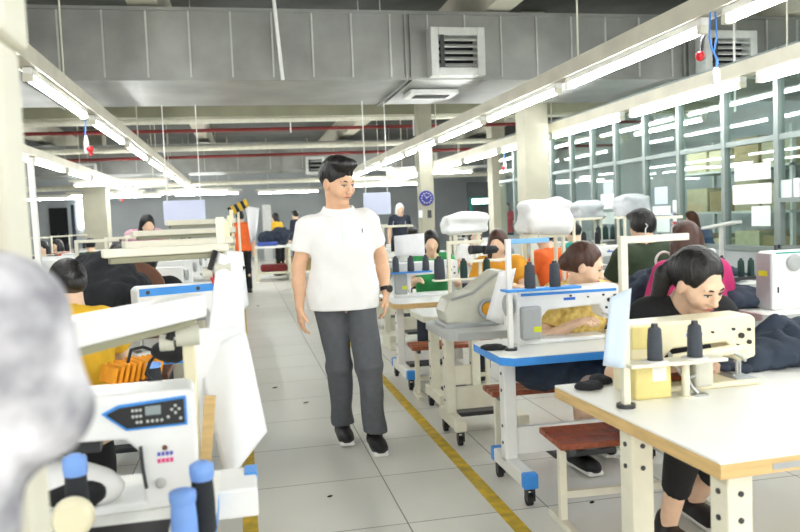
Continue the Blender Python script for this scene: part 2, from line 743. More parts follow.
def vent(label, p0, p1, y0, y1, slats=5, under=False):
    """box vent standing out of a duct face"""
    cx, w, h = (p0.x + p1.x) / 2, abs(p1.x - p0.x), abs(p0.z - p1.z)
    t = thing('air_vent', label, 'vent', (cx, y0, min(p0.z, p1.z)))
    fr = 0.085 * min(1, w / 0.6)
    m = MB()
    m.bb(-w / 2, -w / 2 + fr, 0, y1 - y0, 0, h).bb(w / 2 - fr, w / 2, 0, y1 - y0, 0, h)
    m.bb(-w / 2 + fr, w / 2 - fr, 0, y1 - y0, 0, fr).bb(-w / 2 + fr, w / 2 - fr, 0, y1 - y0, h - fr, h)
    m.build('vent_frame', 'grille_metal', t, 0.006)
    MB().bb(-w / 2 + fr, w / 2 - fr, (y1 - y0) * 0.8, (y1 - y0) * 0.98, fr, h - fr).build('backing', 'dark_void', t)
    s = MB()
    hh = (h - 2 * fr) / slats
    for i in range(slats):
        s.box((0, (y1 - y0) * 0.25, fr + (i + 0.5) * hh), (w - 2 * fr, 0.05, 0.012), (0.7, 0, 0))
    s.build('grille', 'grille_metal', t)
    b = MB()
    b.bb(-w / 2 + fr * 1.2, -w / 2 + fr * 1.7, -0.01, 0.02, fr, h - fr)
    b.build('louver_bar', 'dark_steel', t)
    return t


vent('pale square louvred vent box on the duct above the aisle', PY(428, 29, 7.7), PY(483, 77, 7.7), 7.6, 7.8)
vent('louvred duct vent beside the hanging red lamp', PY(700, 32, 7.7), PY(752, 76, 7.7), 7.6, 7.8)
vent('small louvred vent on the rear duct above the walking man', PY(305, 157, 19.3), PY(325, 174, 19.3), 19.2, 19.4, 3)
vent('small louvred vent on the rear duct between the two bright tube rows', PY(415, 153, 19.3), PY(437, 170, 19.3), 19.2, 19.4, 3)
vent('small louvred vent on the rear duct near the cream column by the hanging plug', PY(78, 164, 19.3), PY(97, 178, 19.3), 19.2, 19.4, 3)
t = thing('air_vent', 'flat slotted vent on the underside of the wide duct', 'vent', (2.2, 8.45, 2.65))
MB().bb(-0.28, 0.28, -0.1, 0.3, 0.02, 0.075).build('vent_frame', 'grille_metal', t, 0.01)
MB().bb(-0.2, 0.2, 0.0, 0.2, 0.012, 0.03).build('slot', 'dark_void', t)

# ------------------------------------------------------------------ pipes across the hall
def pipe(name, label, y, z, r, m, tilt=0.0):
    o = MB().cyl((-10, y, z - 0.0), (8.8, y, z + tilt), r, n=12).build(name, m)
    tag(o, label, 'pipe')


pipe('white_pipe', 'cream pipe crossing the hall just behind the wide duct', 12.6, 2.92, 0.055, 'pipe_white', 0.1)
pipe('red_pipe', 'thin red pipe under the front cream pipe', 13.2, 2.83, 0.03, 'pipe_red', 0.1)
pipe('white_pipe', 'cream pipe crossing the hall lower down, under the dark beam', 16.2, 2.82, 0.055, 'pipe_white', 0.12)
pipe('red_pipe', 'thin red pipe just below the lower cream pipe', 16.8, 2.70, 0.032, 'pipe_red', 0.12)
pipe('white_pipe', 'far cream pipe below the rear duct', 22.0, 2.42, 0.07, 'pipe_white', 0.1)

# hanger rods
def rod(label, x, y, z0, z1, r=0.012, dx=0):
    tag(MB().cyl((x, y, z0), (x + dx, y, z1), r, n=8).build('hanger_rod', 'white_paint'), label, 'rod')


rod('thin white rod hanging in front of the wide duct', 0.47, 7.55, 2.68, CZ, 0.018, -0.08)
rod('thin rod hanging from the beam near the round-top column', 0.9, 13.0, 2.8, CZ)
rod('thin rod beside the lamp rail in front of the second vent', 5.3, 7.4, 2.3, CZ)
rod('thin rod holding the cream pipes over the stripe of floor', 3.0, 12.9, 2.7, CZ)

# ------------------------------------------------------------------ tube lamps on their rails
ORD = ['first', 'second', 'third', 'fourth', 'fifth', 'sixth', 'seventh', 'eighth', 'ninth', 'tenth', 'eleventh', 'twelfth', 'thirteenth', 'fourteenth']


def make_lamp():
    t = thing('tube_lamp', '', 'lamp', (0, 0, 0))
    MB().bb(-0.03, 0.03, 0.0, 1.92, 0.03, 0.075).build('housing', 'white_paint', t, 0.004)
    for y in (0.0, 1.88):
        MB().bb(-0.032, 0.032, y, y + 0.045, -0.02, 0.03).build('end_cap', 'cream_paint', t, 0.004)
    MB().cyl((0, 0.045, 0.0), (0, 1.88, 0.0), 0.019, n=8).build('tube', 'tube_glow', t)
    return t


lamp0 = make_lamp()
first_lamp = True


def lamp_at(loc, rz, label, group):
    global first_lamp
    if first_lamp:
        lamp0.location = loc
        lamp0.rotation_euler = (0, 0, rz)
        lamp0['label'] = label
        lamp0['group'] = group
        first_lamp = False
    else:
        dup(lamp0, loc, rz, label, group)


def lamp_row(x, z, ys, what, y_end, grp, short):
    r = thing('lamp_rail', 'long cream lamp rail ' + what, 'lamp rail', (x, ys[0], z))
    L = y_end - ys[0]
    MB().bb(-0.05, 0.05, -0.3, L, 0.08, 0.13).bb(-0.065, -0.05, -0.3, L, 0.07, 0.19).bb(0.05, 0.065, -0.3, L, 0.07, 0.19).build('channel', 'beam_paint', r)
    n = max(2, int(L / 2.2))
    for i in range(n):
        y = L * (i + 0.5) / n
        if 7.6 < ys[0] + y < 9.7 or 11.7 < ys[0] + y < 13.4 or 16 < ys[0] + y < 21:
            continue
        MB().cyl((0, y, 0.13), (0, y, CZ - z), 0.008, n=6).build('suspension_rod', 'cream_paint', r)
    for i, y in enumerate(ys):
        lamp_at((x, y, z), 0, ORD[i] + ' tube lamp counted from the camera on the rail ' + short, grp)


lamp_row(2.76, 2.34, [-2.24 + 2.12 * i for i in range(12)], 'above the machines nearest the partition side of the aisle', 23.2, 'lamps over the near machine row', 'above the cream machine')
lamp_row(4.29, 2.32, [-0.49 + 2.12 * i for i in range(11)], 'running close to the glass partition', 22.8, 'lamps along the partition', 'beside the glass partition')
lamp_row(-1.36, 2.34, [-1.3 + 2.3 * i for i in range(11)], 'with the red and white plug hanging from it', 24, 'lamps over the papers side row', 'holding the hanging plug')
lamp_row(-2.87, 2.30, [9.6 + 2.2 * i for i in range(6)], 'that passes the hall column beside the blurred post', 22.8, 'lamps of the outer row', 'by the blurred post')
for i, (x, y) in enumerate(((-4.6, 22.6), (-2.2, 22.6), (-6.5, 24), (-4.2, 24), (-1.9, 24), (0.6, 24.5), (3.2, 21.5), (3.2, 16.3), (-3.4, 17.2))):
    w = ['beside the dark doorway', 'behind the column', 'on the far wall side by the doorway', 'far behind the column', 'beyond the white screen', 'above the far cutting table', 'behind the clock column',
         'beside the clock column', 'before the far column'][i]
    lamp_at((x + 1.9, y, 2.25), PI / 2, 'lit tube lamp hung crosswise ' + w, 'crosswise lamps')
    tag(MB().bb(x - 0.1, x + 2.0, y - 0.03, y + 0.03, 2.325, 2.37).cyl((x + 0.3, y, 2.37), (x + 0.3, y, CZ), 0.008, n=6).cyl((x + 1.6, y, 2.37), (x + 1.6, y, CZ), 0.008, n=6).build('lamp_rail', 'beam_paint'), 'short cream lamp rail hung crosswise ' + w, 'lamp rail')

# hanging sockets
def plug(label, loc, blue=True, red_side=1):
    t = thing('hanging_plug', label, 'hanging plug', loc)
    MB().tube([(0, 0, 0.36), (0.004, 0, 0.28), (-0.004, 0, 0.2), (0, 0, 0.15)], 0.006).build('cord', 'blue_plastic', t)
    MB().lathe((0, 0, 0), [(0.018, 0.0), (0.024, 0.01), (0.026, 0.09), (0.018, 0.13), (0.01, 0.16)], 14).build('socket', 'white_plastic', t)
    MB().ell((red_side * 0.028, -0.01, 0.035), (0.034, 0.03, 0.03)).cyl((red_side * 0.03, -0.01, 0.0), (red_side * 0.045, -0.01, -0.02), 0.018).build('plug', 'red_plastic', t)
    return t


plug('white socket with a red plug hanging on a blue cord from the lamp rail', PX(87, 153, -1.36))
plug('small red plug hanging by the column from the partition lamp rail', PX(505, 170, 4.29), red_side=-1)
plug('tiny red and white plug hanging beside the hall column', PX(121, 201, -2.87))
c = PX(700, 56, 2.76)
t = thing('hanging_lamp', 'red ball-shaped hanging switch on a dark cord at the lamp rail', 'hanging switch', c)
MB().tube([(0.045, 0, 0.24), (0.04, 0, 0.14), (0.02, 0, 0.1), (0.015, 0, 0.04), (0.0, 0, 0.0)], 0.011).build('cord', 'dark_steel', t)
MB().ell((0, 0, 0), (0.028, 0.028, 0.03)).build('ball', 'red_plastic', t)
c = PX(716, 78, 2.76)
t = thing('hanging_socket', 'slim white socket hanging on twisted blue cords beside the red ball', 'socket', c)
MB().tube([(-0.03, 0, 0.39), (-0.04, 0, 0.24), (-0.02, 0.01, 0.17), (0.01, 0, 0.11), (0, 0, 0.05)], 0.006).build('cord', 'blue_plastic', t)
MB().tube([(0.0, 0, 0.39), (0.01, 0, 0.24), (-0.005, 0.012, 0.15), (0.012, 0, 0.09), (0.003, 0, 0.05)], 0.006).build('cord', 'blue_plastic', t)
MB().lathe((0, 0, -0.03), [(0.018, 0.0), (0.022, 0.005), (0.022, 0.075), (0.012, 0.09)], 14).build('socket', 'white_plastic', t)

# ------------------------------------------------------------------ glazed partition
PXX = 4.62
struct('wall_partition', MB().bb(PXX, PXX + 0.08, 1.0, 13.6, 0, 0.86), 'wall_grey')
edges = [1.9, 2.7, 3.5, 4.3, 5.05, 5.87, 6.62, 7.4, 8.1, 8.8, 9.45, 10.1, 10.8, 11.6, 12.4, 13.2]
MID, TOP = 1.87, 2.64
for i in range(len(edges) - 1):
    y0, y1 = edges[i], edges[i + 1]
    w = thing('window_%d' % (i + 1), '', '', (PXX, y0, 0.86))
    w['kind'] = 'structure'
    L = y1 - y0
    f = MB()
    f.bb(-0.02, 0.05, -0.03, 0.03, 0, TOP - 0.86)
    f.bb(-0.01, 0.04, 0.03, L - 0.03, MID - 0.86 - 0.025, MID - 0.86 + 0.025)
    f.bb(-0.02, 0.05, 0.03, L - 0.03, 0, 0.05)
    f.bb(-0.01, 0.04, 0.03, L - 0.03, TOP - 0.86 - 0.04, TOP - 0.86)
    f.build('window_frame', 'aluminium', w, 0.003)
    MB().bb(0.012, 0.018, 0.03, L - 0.03, 0.05, TOP - 0.86 - 0.04).build('pane', 'window_glass', w)
# dark framed hatch
hy0, hy1 = 5.08, 5.84
t = thing('window_16', '', '', (PXX - 0.03, hy0, 0.9))
t['kind'] = 'structure'
MB().bb(-0.02, 0.03, 0.03, 0.74, 0.40, 0.44).bb(-0.02, 0.03, 0.03, 0.07, 0.0, 0.4).bb(-0.02, 0.03, 0.70, 0.74, 0, 0.4).bb(-0.02, 0.03, 0.03, 0.74, 0, 0.03).build('window_frame', 'aluminium', t)
# ------------------------------------------------------------------ people
mat('skin', '#ecc7a8', 0.5, var=0.06, scale=30)
mat('skin_warm', '#e2b592', 0.5, var=0.06, scale=30)
mat('lip', '#b96a62', 0.45)
mat('eye_white', '#e8e4de', 0.3)
mat('eye_dark', '#1b1512', 0.3)
mat('hair_black', '#151313', 0.42, var=0.35, scale=60, stretch=(1, 1, 0.15), bump=0.5, bscale=140)
mat('hair_brown', '#4a2c1f', 0.42, var=0.35, scale=60, stretch=(1, 1, 0.15), bump=0.5, bscale=140)
mat('cloth_white', '#f3f3f1', 0.8, var=0.03, bump=0.12, bscale=260, sheen=0.2)
mat('cloth_trouser', '#5c5f63', 0.85, var=0.10, scale=30, bump=0.12, bscale=220)
mat('cloth_black', '#17181a', 0.85, var=0.2, bump=0.1, bscale=200)
mat('cloth_navy', '#2a3140', 0.8, var=0.2, scale=9, bump=0.15, bscale=120)
mat('cloth_green', '#34402c', 0.9, var=0.15, bump=0.1, bscale=120)
mat('cloth_magenta', '#c2306f', 0.85, var=0.1)
mat('cloth_orange', '#ee6a2a', 0.85, var=0.1)
mat('cloth_amber', '#e9a32c', 0.85, var=0.1)
mat('cloth_teal', '#2f9c8c', 0.85, var=0.12)
mat('cloth_yellow', '#e4b528', 0.85, var=0.12)
mat('cloth_red', '#d33a4a', 0.85, var=0.12)
mat('cloth_leaf', '#36a35c', 0.85, var=0.12)
mat('cloth_pink', '#e3b3c0', 0.85, var=0.2, scale=40)
mat('cloth_peach', '#e9c3a8', 0.85, var=0.1)
mat('cloth_blue', '#4a62b8', 0.85, var=0.15)
mat('cloth_denim', '#5d6f98', 0.85, var=0.15)
mat('cloth_grey', '#8d9095', 0.85, var=0.2)
mat('cloth_floral', '#ecd98a', 0.85, var=0.3, scale=28, dark='#c9a24a')
mat('cloth_speckle', '#dcdce0', 0.9, var=0.3, scale=13, dark='#5a5a64', bump=0.3, bscale=60)
mat('shoe_black', '#111113', 0.5)
mat('sole_white', '#eeeeea', 0.5)


def V(*a):
    return np.array(a, dtype=float)


def nrm(v):
    return v / max(1e-9, np.linalg.norm(v))


def elbow(S, H, a, b, pole):
    d = H - S
    L = np.linalg.norm(d)
    if L > (a + b) * 0.985:
        H = S + d / L * (a + b) * 0.985
        d = H - S
        L = np.linalg.norm(d)
    x = (a * a - b * b + L * L) / (2 * L)
    h = math.sqrt(max(0, a * a - x * x))
    u = d / L
    p = pole - u * (pole @ u)
    return S + u * x + nrm(p) * h, H


def hand_prims(W, d, palm, side, curl, s, hk):
    """W wrist, d direction of the fingers, palm normal (towards the palm), side = towards the thumb"""
    d = nrm(d)
    palm = nrm(palm - d * (palm @ d))
    side = nrm(side - d * (side @ d) - palm * (side @ palm))
    R = np.stack([side, palm, d], 1)
    pr = [('bx', (W + d * 0.045 * s, (0.036 * s, 0.014 * s, 0.045 * s), 0.012 * s, R), 'u', 0.014)]
    r = 0.0082 * s
    for off, L, ex in ((0.029, 0.070, 0.0), (0.010, 0.079, 0.1), (-0.009, 0.073, 0.2), (-0.028, 0.058, 0.3)):
        k = W + d * 0.086 * s + side * off * s
        c1 = curl + ex * 0.3
        d1 = d * math.cos(c1 * 0.6) + palm * math.sin(c1 * 0.6)
        d2 = d * math.cos(c1 * 1.5) + palm * math.sin(c1 * 1.5)
        d3 = d * math.cos(c1 * 2.2) + palm * math.sin(c1 * 2.2)
        p1 = k + d1 * L * 0.45 * s
        p2 = p1 + d2 * L * 0.32 * s
        p3 = p2 + d3 * L * 0.25 * s
        pr += [('rc', (k - d * 0.01 * s, p1, r * 1.08, r), 'u', 0.004), ('rc', (p1, p2, r, r * 0.93), 'u', 0.003), ('rc', (p2, p3, r * 0.93, r * 0.8), 'u', 0.003)]
    b = W + d * 0.022 * s + side * 0.026 * s
    t1 = b + (side * 0.42 + d * 0.82 + palm * 0.3) * 0.042 * s
    t2 = t1 + (side * 0.22 + d * 0.9 + palm * 0.35) * 0.034 * s
    pr += [('rc', (b, t1, 0.0135 * s, 0.0105 * s), 'u', 0.012), ('rc', (t1, t2, 0.0105 * s, 0.0085 * s), 'u', 0.004)]
    return pr


def person(label, loc, face=0.0, pose='sit', lean=10, head=(0, 10, 0), hands=None, s=1.0, shirt='cloth_grey', sleeve='short', pants='cloth_navy', pant_len='long',
           shoes='shoe_black', hair='bob', hairm='hair_black', res=0.012, female=True, detail=False, skin='skin', J=None, group=None, girth=1.0, hem=-0.05, seat=0.45, head_s=1.0, collar=None,
           curl=0.5, shadow_pants=True, extra=None, z=0.0, roll=0.0, reach=(0.08, 0.30)):
    root = thing('person', label, 'person', (loc[0], loc[1], z), math.radians(face), group)
    L = math.radians(lean)
    u = V(0, math.sin(L), math.cos(L))
    f = V(0, math.cos(L), -math.sin(L))
    X = V(1, 0, 0)
    g = girth * s
    if J is None:
        J = {}
    if pose == 'sit':
        pel = J.get('pel', V(0, 0, seat + 0.09 * s))
        Ld = dict(kR=pel + V(0.11, 0.42, 0.0) * s, kL=pel + V(-0.11, 0.42, 0.0) * s)
        Ld['aR'] = V(0.12 * s, pel[1] + reach[0] + 0.30 * s, 0.085)
        Ld['aL'] = V(-0.12 * s, pel[1] + reach[1] + 0.02 * s, 0.085)
    else:
        pel = J.get('pel', V(0, 0, 0.93 * s))
        Ld = dict(kR=V(0.10, 0.02, 0.5) * s, kL=V(-0.10, 0.02, 0.5) * s, aR=V(0.10, -0.02, 0.085) * s, aL=V(-0.10, -0.02, 0.085) * s)
    Ld.update({k: v for k, v in J.items() if k in Ld})
    hR, hL = pel + X * 0.09 * s, pel - X * 0.09 * s
    sw = (0.165 if female else 0.182) * s
    sh = pel + u * 0.475 * s
    shR, shL = J.get('shR', sh + X * sw), J.get('shL', sh - X * sw)
    nb = J.get('nb', (shR + shL) / 2 + u * 0.03 * s)
    ts = np.linalg.norm((shR + shL) / 2 - pel) / (0.475 * s) if 'shR' in J else 1.0
    hp = math.radians(head[1])
    un = nrm(V(0, math.sin(L + hp * 0.45), math.cos(L + hp * 0.45)))
    hs = s * head_s
    hc = J.get('head', nb + un * 0.15 * s + f * 0.015)
    Rh = rotm(0, 0, math.radians(head[0])) @ rotm(-hp, 0, 0) @ rotm(0, math.radians(head[2] if len(head) > 2 else 0), 0)

    def hd(x, y, z):
        return hc + Rh @ (V(x, y, z) * hs)

    if hands is None:
        hands = (V(0.16, 0.42, seat + 0.36), V(-0.16, 0.42, seat + 0.36)) if pose == 'sit' else (V(0.25, 0.06, 0.84 * s), V(-0.25, 0.06, 0.84 * s))
    eR, wR = elbow(shR, A(hands[0]).astype(float), 0.27 * s, 0.245 * s, V(0.5, -0.5, -1.0)) if 'eR' not in J else (J['eR'], J['wR'])
    eL, wL = elbow(shL, A(hands[1]).astype(float), 0.27 * s, 0.245 * s, V(-0.5, -0.5, -1.0)) if 'eL' not in J else (J['eL'], J['wL'])
    Rt = rotm(-L, 0, 0)

    def torso(e, k=0.05):
        p = [('rc', (pel - X * 0.075 * g, pel + X * 0.075 * g, 0.105 * g + e, 0.105 * g + e), 'u', 0),
             ('el', (pel + u * 0.17 * s * ts, (0.145 * g + e, 0.105 * g + e, 0.20 * s), Rt), 'u', k),
             ('el', (pel + u * 0.32 * s * ts + f * 0.01, (0.160 * g + e, 0.108 * g + e, 0.18 * s * ts), Rt), 'u', k),
             ('rc', (shR - X * 0.03, shL + X * 0.03, 0.062 * s + e, 0.062 * s + e), 'u', k),
             ('rc', (nb - u * 0.02 * s, nb + un * 0.035 * s, 0.075 * s + e, 0.058 * s + e * 0.6), 'u', 0.04)]
        if female:
            p += [('el', (pel + u * 0.33 * s + f * 0.085 * g + X * sgn * 0.07 * g, (0.06 * s + e,) * 3), 'u', 0.03) for sgn in (1, -1)]
        return p

    # ---- the body, one surface
    pr = torso(0.0)
    pr += [('rc', (nb, hd(0, -0.018, -0.06), 0.056 * s, 0.052 * s), 'u', 0.03),
           ('el', (hd(0, -0.018, 0.032), A((0.074, 0.094, 0.090)) * hs, Rh), 'u', 0.02),
           ('rc', (hd(0, 0.03, -0.022), hd(0, 0.05, -0.088), 0.060 * hs, 0.031 * hs), 'u', 0.035)]
    if res < 0.009:
        pr += [('el', (hd(sg * 0.036, 0.052, -0.028), A((0.032, 0.032, 0.034)) * hs, Rh), 'u', 0.02) for sg in (1, -1)]
        pr += [('rc', (hd(-0.034, 0.074, 0.020), hd(0.034, 0.074, 0.020), 0.014 * hs, 0.014 * hs), 'u', 0.02)]
        pr += [('el', (hd(sg * 0.031, 0.096, 0.0), A((0.020, 0.012, 0.012)) * hs, Rh), 's', 0.012) for sg in (1, -1)]
        pr += [('rc', (hd(0, 0.083, 0.008), hd(0, 0.104, -0.030), 0.0075 * hs, 0.0125 * hs), 'u', 0.010)]
        pr += [('el', (hd(sg * 0.011, 0.096, -0.034), A((0.009, 0.010, 0.008)) * hs, Rh), 'u', 0.006) for sg in (1, -1)]
        pr += [('el', (hd(0, 0.082, -0.060), A((0.026, 0.014, 0.012)) * hs, Rh), 'u', 0.008),
               ('el', (hd(0, 0.074, -0.092), A((0.022, 0.018, 0.016)) * hs, Rh), 'u', 0.014)]
        pr += [('el', (hd(sg * 0.076, -0.004, -0.008), A((0.010, 0.019, 0.032)) * hs, Rh), 'u', 0.008) for sg in (1, -1)]
    else:
        pr += [('el', (hd(0, 0.088, -0.018), A((0.014, 0.018, 0.024)) * hs, Rh), 'u', 0.012)]
    for S, E, W, sg, hv in ((shR, eR, wR, 1, 'hR'), (shL, eL, wL, -1, 'hL')):
        d = nrm(W - E)
        pr += [('rc', (S, E, 0.050 * g, 0.039 * g), 'u', 0.03), ('el', (S * 0.7 + E * 0.3, (0.050 * g,) * 3), 'u', 0.03),
               ('rc', (E, E * 0.6 + W * 0.4, 0.039 * g, 0.038 * g), 'u', 0.02), ('rc', (E * 0.6 + W * 0.4, W, 0.038 * g, 0.025 * g), 'u', 0.02)]
        hdir, palm, side = J.get(hv, (d + V(0, 0, -0.15), V(-sg * 0.4, 0, -1) if pose == 'sit' else V(-sg, 0, 0), V(-sg, 0.3, 0) if pose == 'sit' else V(0, 1, 0)))
        if res < 0.009:
            pr += hand_prims(W, hdir, palm, side, curl, s, hv)
        else:
            pr += [('rc', (W, W + nrm(hdir) * 0.10 * s, 0.030 * s, 0.024 * s), 'u', 0.02), ('rc', (W + nrm(hdir) * 0.10 * s, W + nrm(hdir) * 0.15 * s + palm * 0.03, 0.024 * s, 0.016 * s), 'u', 0.01),
                   ('rc', (W + nrm(hdir) * 0.03 * s, W + nrm(hdir) * 0.07 * s + nrm(side) * 0.035 * s, 0.014 * s, 0.012 * s), 'u', 0.01)]
    for H, K, Q in ((hR, Ld['kR'], Ld['aR']), (hL, Ld['kL'], Ld['aL'])):
        back = -nrm(V(0, 1, 0))
        pr += [('rc', (H, K, 0.088 * g, 0.056 * g), 'u', 0.03), ('rc', (K, Q, 0.054 * g, 0.036 * g), 'u', 0.02),
               ('el', (K * 0.68 + Q * 0.32 + back * 0.015, (0.053 * g, 0.056 * g, 0.11 * s)), 'u', 0.03),
               ('rc', (Q + V(0, -0.03, -0.045) * s, Q + V(0, 0.15, -0.055) * s, 0.032 * s, 0.026 * s), 'u', 0.03)]
    body = sdf_mesh('body', pr, res, skin, root)

    # ---- shirt
    e = 0.014
    top = torso(e, 0.055)
    if J.get('loose'):
        top.append(('el', (pel - u * 0.06 * s, (0.204 * g, 0.150 * g, 0.46 * s), Rt), 'u', 0.04))
    sp = {'short': 0.62, 'none': 0.0}.get(sleeve)
    for S, E, W in ((shR, eR, wR), (shL, eL, wL)):
        if sleeve == 'long':
            top += [('rc', (S, E, 0.064 * g, 0.053 * g), 'u', 0.03), ('cc', (E, E * 0.06 + W * 0.94, 0.053 * g, 0.040 * g), 'u', 0.02), ('rc', (E, E * 0.5 + W * 0.5, 0.053 * g, 0.047 * g), 'u', 0.01)]
        elif sp:
            top += [('cc', (S, S + (E - S) * sp, 0.068 * g, 0.066 * g), 'u', 0.03), ('el', (S, (0.066 * g,) * 3), 'u', 0.03)]
    top += [('cc', (nb + un * J.get('neckcut', 0.012) * s, hd(0, 0.01, -0.05), 0.066 * s, 0.085 * s), 's', 0.01)]
    sd = random.randint(0, 900)

    def folds(P, amp=0.009):
        q = P @ rotm(0.3, 0.4, 0.2).astype(float)
        return (vnoise(q * A((9, 9, 5)) + sd, sd) * 1.6 + vnoise(q * A((20, 20, 9)) + sd, sd + 1) * 0.7) * amp * 1.4

    sdf_mesh('shirt', top, res, shirt, root, clips=[(-u, -((pel + u * hem * s) @ u))], noise=folds if res < 0.013 else None)
    # ---- trousers
    pe = [('rc', (pel - X * 0.075 * g, pel + X * 0.075 * g, 0.108 * g, 0.108 * g), 'u', 0), ('el', (pel + u * 0.1 * s, (0.15 * g, 0.112 * g, 0.12 * s), Rt), 'u', 0.04)]
    for H, K, Q in ((hR, Ld['kR'], Ld['aR']), (hL, Ld['kL'], Ld['aL'])):
        if pant_len == 'short':
            pe += [('rc', (H, K * 0.75 + H * 0.25, 0.098 * g, 0.085 * g), 'u', 0.03)]
        else:
            fr = 0.97 if pant_len == 'long' else 0.62
            q2 = K + (Q - K) * fr
            pe += [('rc', (H, K, 0.094 * g, 0.073 * g), 'u', 0.012), ('cc', (K, q2, 0.074 * g, (0.066 if pant_len == 'long' else 0.062) * g), 'u', 0.02), ('el', (K, (0.074 * g,) * 3), 'u', 0.02)]
    sdf_mesh('trousers', pe, res, pants, root, clips=[(u, (pel + u * 0.13 * s) @ u)], noise=folds if res < 0.013 else None)
    # ---- shoes
    for Q in (Ld['aR'], Ld['aL']):
        zz = max(0.0, Q[2] - 0.085 * s)
        b = V(Q[0], Q[1], zz)
        tilt = J.get('foot_tilt', 0)
        sdf_mesh('shoe', [('el', (b + V(0, 0.08, 0.045) * s, A((0.047, 0.135, 0.040)) * s), 'u', 0), ('rc', (b + V(0, -0.03, 0.055) * s, b + V(0, -0.015, 0.10) * s, 0.045 * s, 0.042 * s), 'u', 0.03),
                           ('rc', (b + V(0, -0.035, 0.03) * s, b + V(0, 0.15, 0.03) * s, 0.038 * s, 0.042 * s), 'u', 0.02)], max(0.006, res), shoes, root, clips=[((0, 0, -1), -(zz + 0.02 * s))])
        if detail:
            sdf_mesh('shoe_sole', [('bx', (b + V(0, 0.062, 0.0155) * s, A((0.043, 0.132, 0.0145)) * s, 0.012 * s), 'u', 0)], 0.006, 'sole_white', root)
    # ---- hair
    cr = ('el', (hd(0, -0.022, 0.036), A((0.084, 0.104, 0.100)) * hs, Rh), 'u', 0)
    cut = ('el', (hd(0, 0.137, 0.0), A((0.108, 0.094, 0.120)) * hs, Rh), 's', 0.014)
    n = Rh @ V(0, 0.35, 0.94)
    hp_ = [cr]
    clips = []
    if hair == 'short':
        hp_ = [('el', (hd(0, -0.020, 0.038), A((0.080, 0.100, 0.095)) * hs, Rh), 'u', 0), ('el', (hd(0, 0.015, 0.108), A((0.068, 0.074, 0.032)) * hs, Rh), 'u', 0.03), ('rc', (hd(-0.042, 0.062, 0.104), hd(0.042, 0.062, 0.108), 0.020 * hs, 0.022 * hs), 'u', 0.03),
               ('el', (hd(0, 0.128, -0.040), A((0.094, 0.078, 0.126)) * hs, Rh), 's', 0.008), ('el', (hd(0.085, 0.03, -0.03), A((0.03, 0.032, 0.05)) * hs, Rh), 's', 0.006), ('el', (hd(-0.085, 0.03, -0.03), A((0.03, 0.032, 0.05)) * hs, Rh), 's', 0.006)]
        zn = Rh @ V(0, 0, 1.0)
        clips = [(-zn, -(hd(0, 0, -0.045) @ zn))]
    elif hair == 'bob':
        hp_ += [('el', (hd(0, -0.045, -0.06), A((0.092, 0.078, 0.12)) * hs, Rh), 'u', 0.04), cut, ('rc', (nb + un * 0.0, hd(0, 0.05, -0.12), 0.05 * s, 0.05 * s), 's', 0.02)]
    elif hair == 'long':
        hp_ += [('el', (hd(0, -0.062, -0.11), A((0.094, 0.062, 0.20)) * hs, Rh), 'u', 0.05), ('rc', (hd(0.07, -0.02, -0.02), hd(0.08, 0.0, -0.16), 0.03 * hs, 0.022 * hs), 'u', 0.03), ('rc', (hd(-0.07, -0.02, -0.02), hd(-0.08, 0.0, -0.16), 0.03 * hs, 0.022 * hs), 'u', 0.03), cut]
    else:
        zn = Rh @ V(0, 0.25, 0.97)
        hp_ += [cut, ('el', (hd(0.088, 0.03, -0.03), A((0.03, 0.035, 0.055)) * hs, Rh), 's', 0.006), ('el', (hd(-0.088, 0.03, -0.03), A((0.03, 0.035, 0.055)) * hs, Rh), 's', 0.006), ('el', (hd(0, -0.02, -0.12), A((0.12, 0.12, 0.055)) * hs, Rh), 's', 0.02)]
        if hair == 'bun':
            hp_ += [('el', (hd(0, -0.112, -0.015), A((0.048, 0.040, 0.045)) * hs, Rh), 'u', 0.03)]
        else:
            hp_ += [('rc', (hd(0.02, -0.10, 0.03), hd(0.05, -0.115, -0.03), 0.034 * hs, 0.036 * hs), 'u', 0.02), ('rc', (hd(0.05, -0.115, -0.03), hd(0.09, -0.07, -0.19), 0.036 * hs, 0.022 * hs), 'u', 0.01)]
    sdf_mesh('hair', hp_, min(res, 0.010), hairm, root, clips=clips, noise=lambda P: vnoise(P * A((70, 70, 18)), 5) * 0.006)
    # ---- face
    if detail:
        for sg in (1, -1):
            p = hd(sg * 0.031, 0.0805, -0.001)
            eo = MB().ell((0, 0, 0), (0.0125 * hs, 0.006 * hs, 0.0052 * hs)).build('eye', 'eye_white', root)
            eo.location = p
            eo.rotation_euler = Matrix(Rh.tolist()).to_euler()
            io = MB().ell((0, 0.0035 * hs, 0.0), (0.0058 * hs, 0.0042 * hs, 0.0052 * hs)).build('iris', 'eye_dark', eo)
            MB().tube([hd(sg * 0.016, 0.0875, 0.0045), hd(sg * 0.032, 0.0885, 0.0068), hd(sg * 0.046, 0.079, 0.003)], 0.0024 * hs, 6).build('eyelid', 'eye_dark', root)
            MB().tube([hd(sg * 0.014, 0.0885, 0.021), hd(sg * 0.030, 0.0895, 0.026), hd(sg * 0.050, 0.074, 0.021)], [0.003 * hs, 0.0038 * hs, 0.002 * hs], 6).build('eyebrow', 'hair_black', root)
        MB().tube([hd(-0.024, 0.0845, -0.060), hd(-0.010, 0.0945, -0.0575), hd(0, 0.0955, -0.0585), hd(0.010, 0.0945, -0.0575), hd(0.024, 0.0845, -0.060)], [0.002 * hs, 0.0042 * hs, 0.0045 * hs, 0.0042 * hs, 0.002 * hs], 8).build('lips', 'lip', root)
    return root, dict(hd=hd, pel=pel, nb=nb, un=un, u=u, f=f, wR=wR, wL=wL, eR=eR, eL=eL, shR=shR, shL=shL, Rh=Rh, s=s, Ld=Ld)


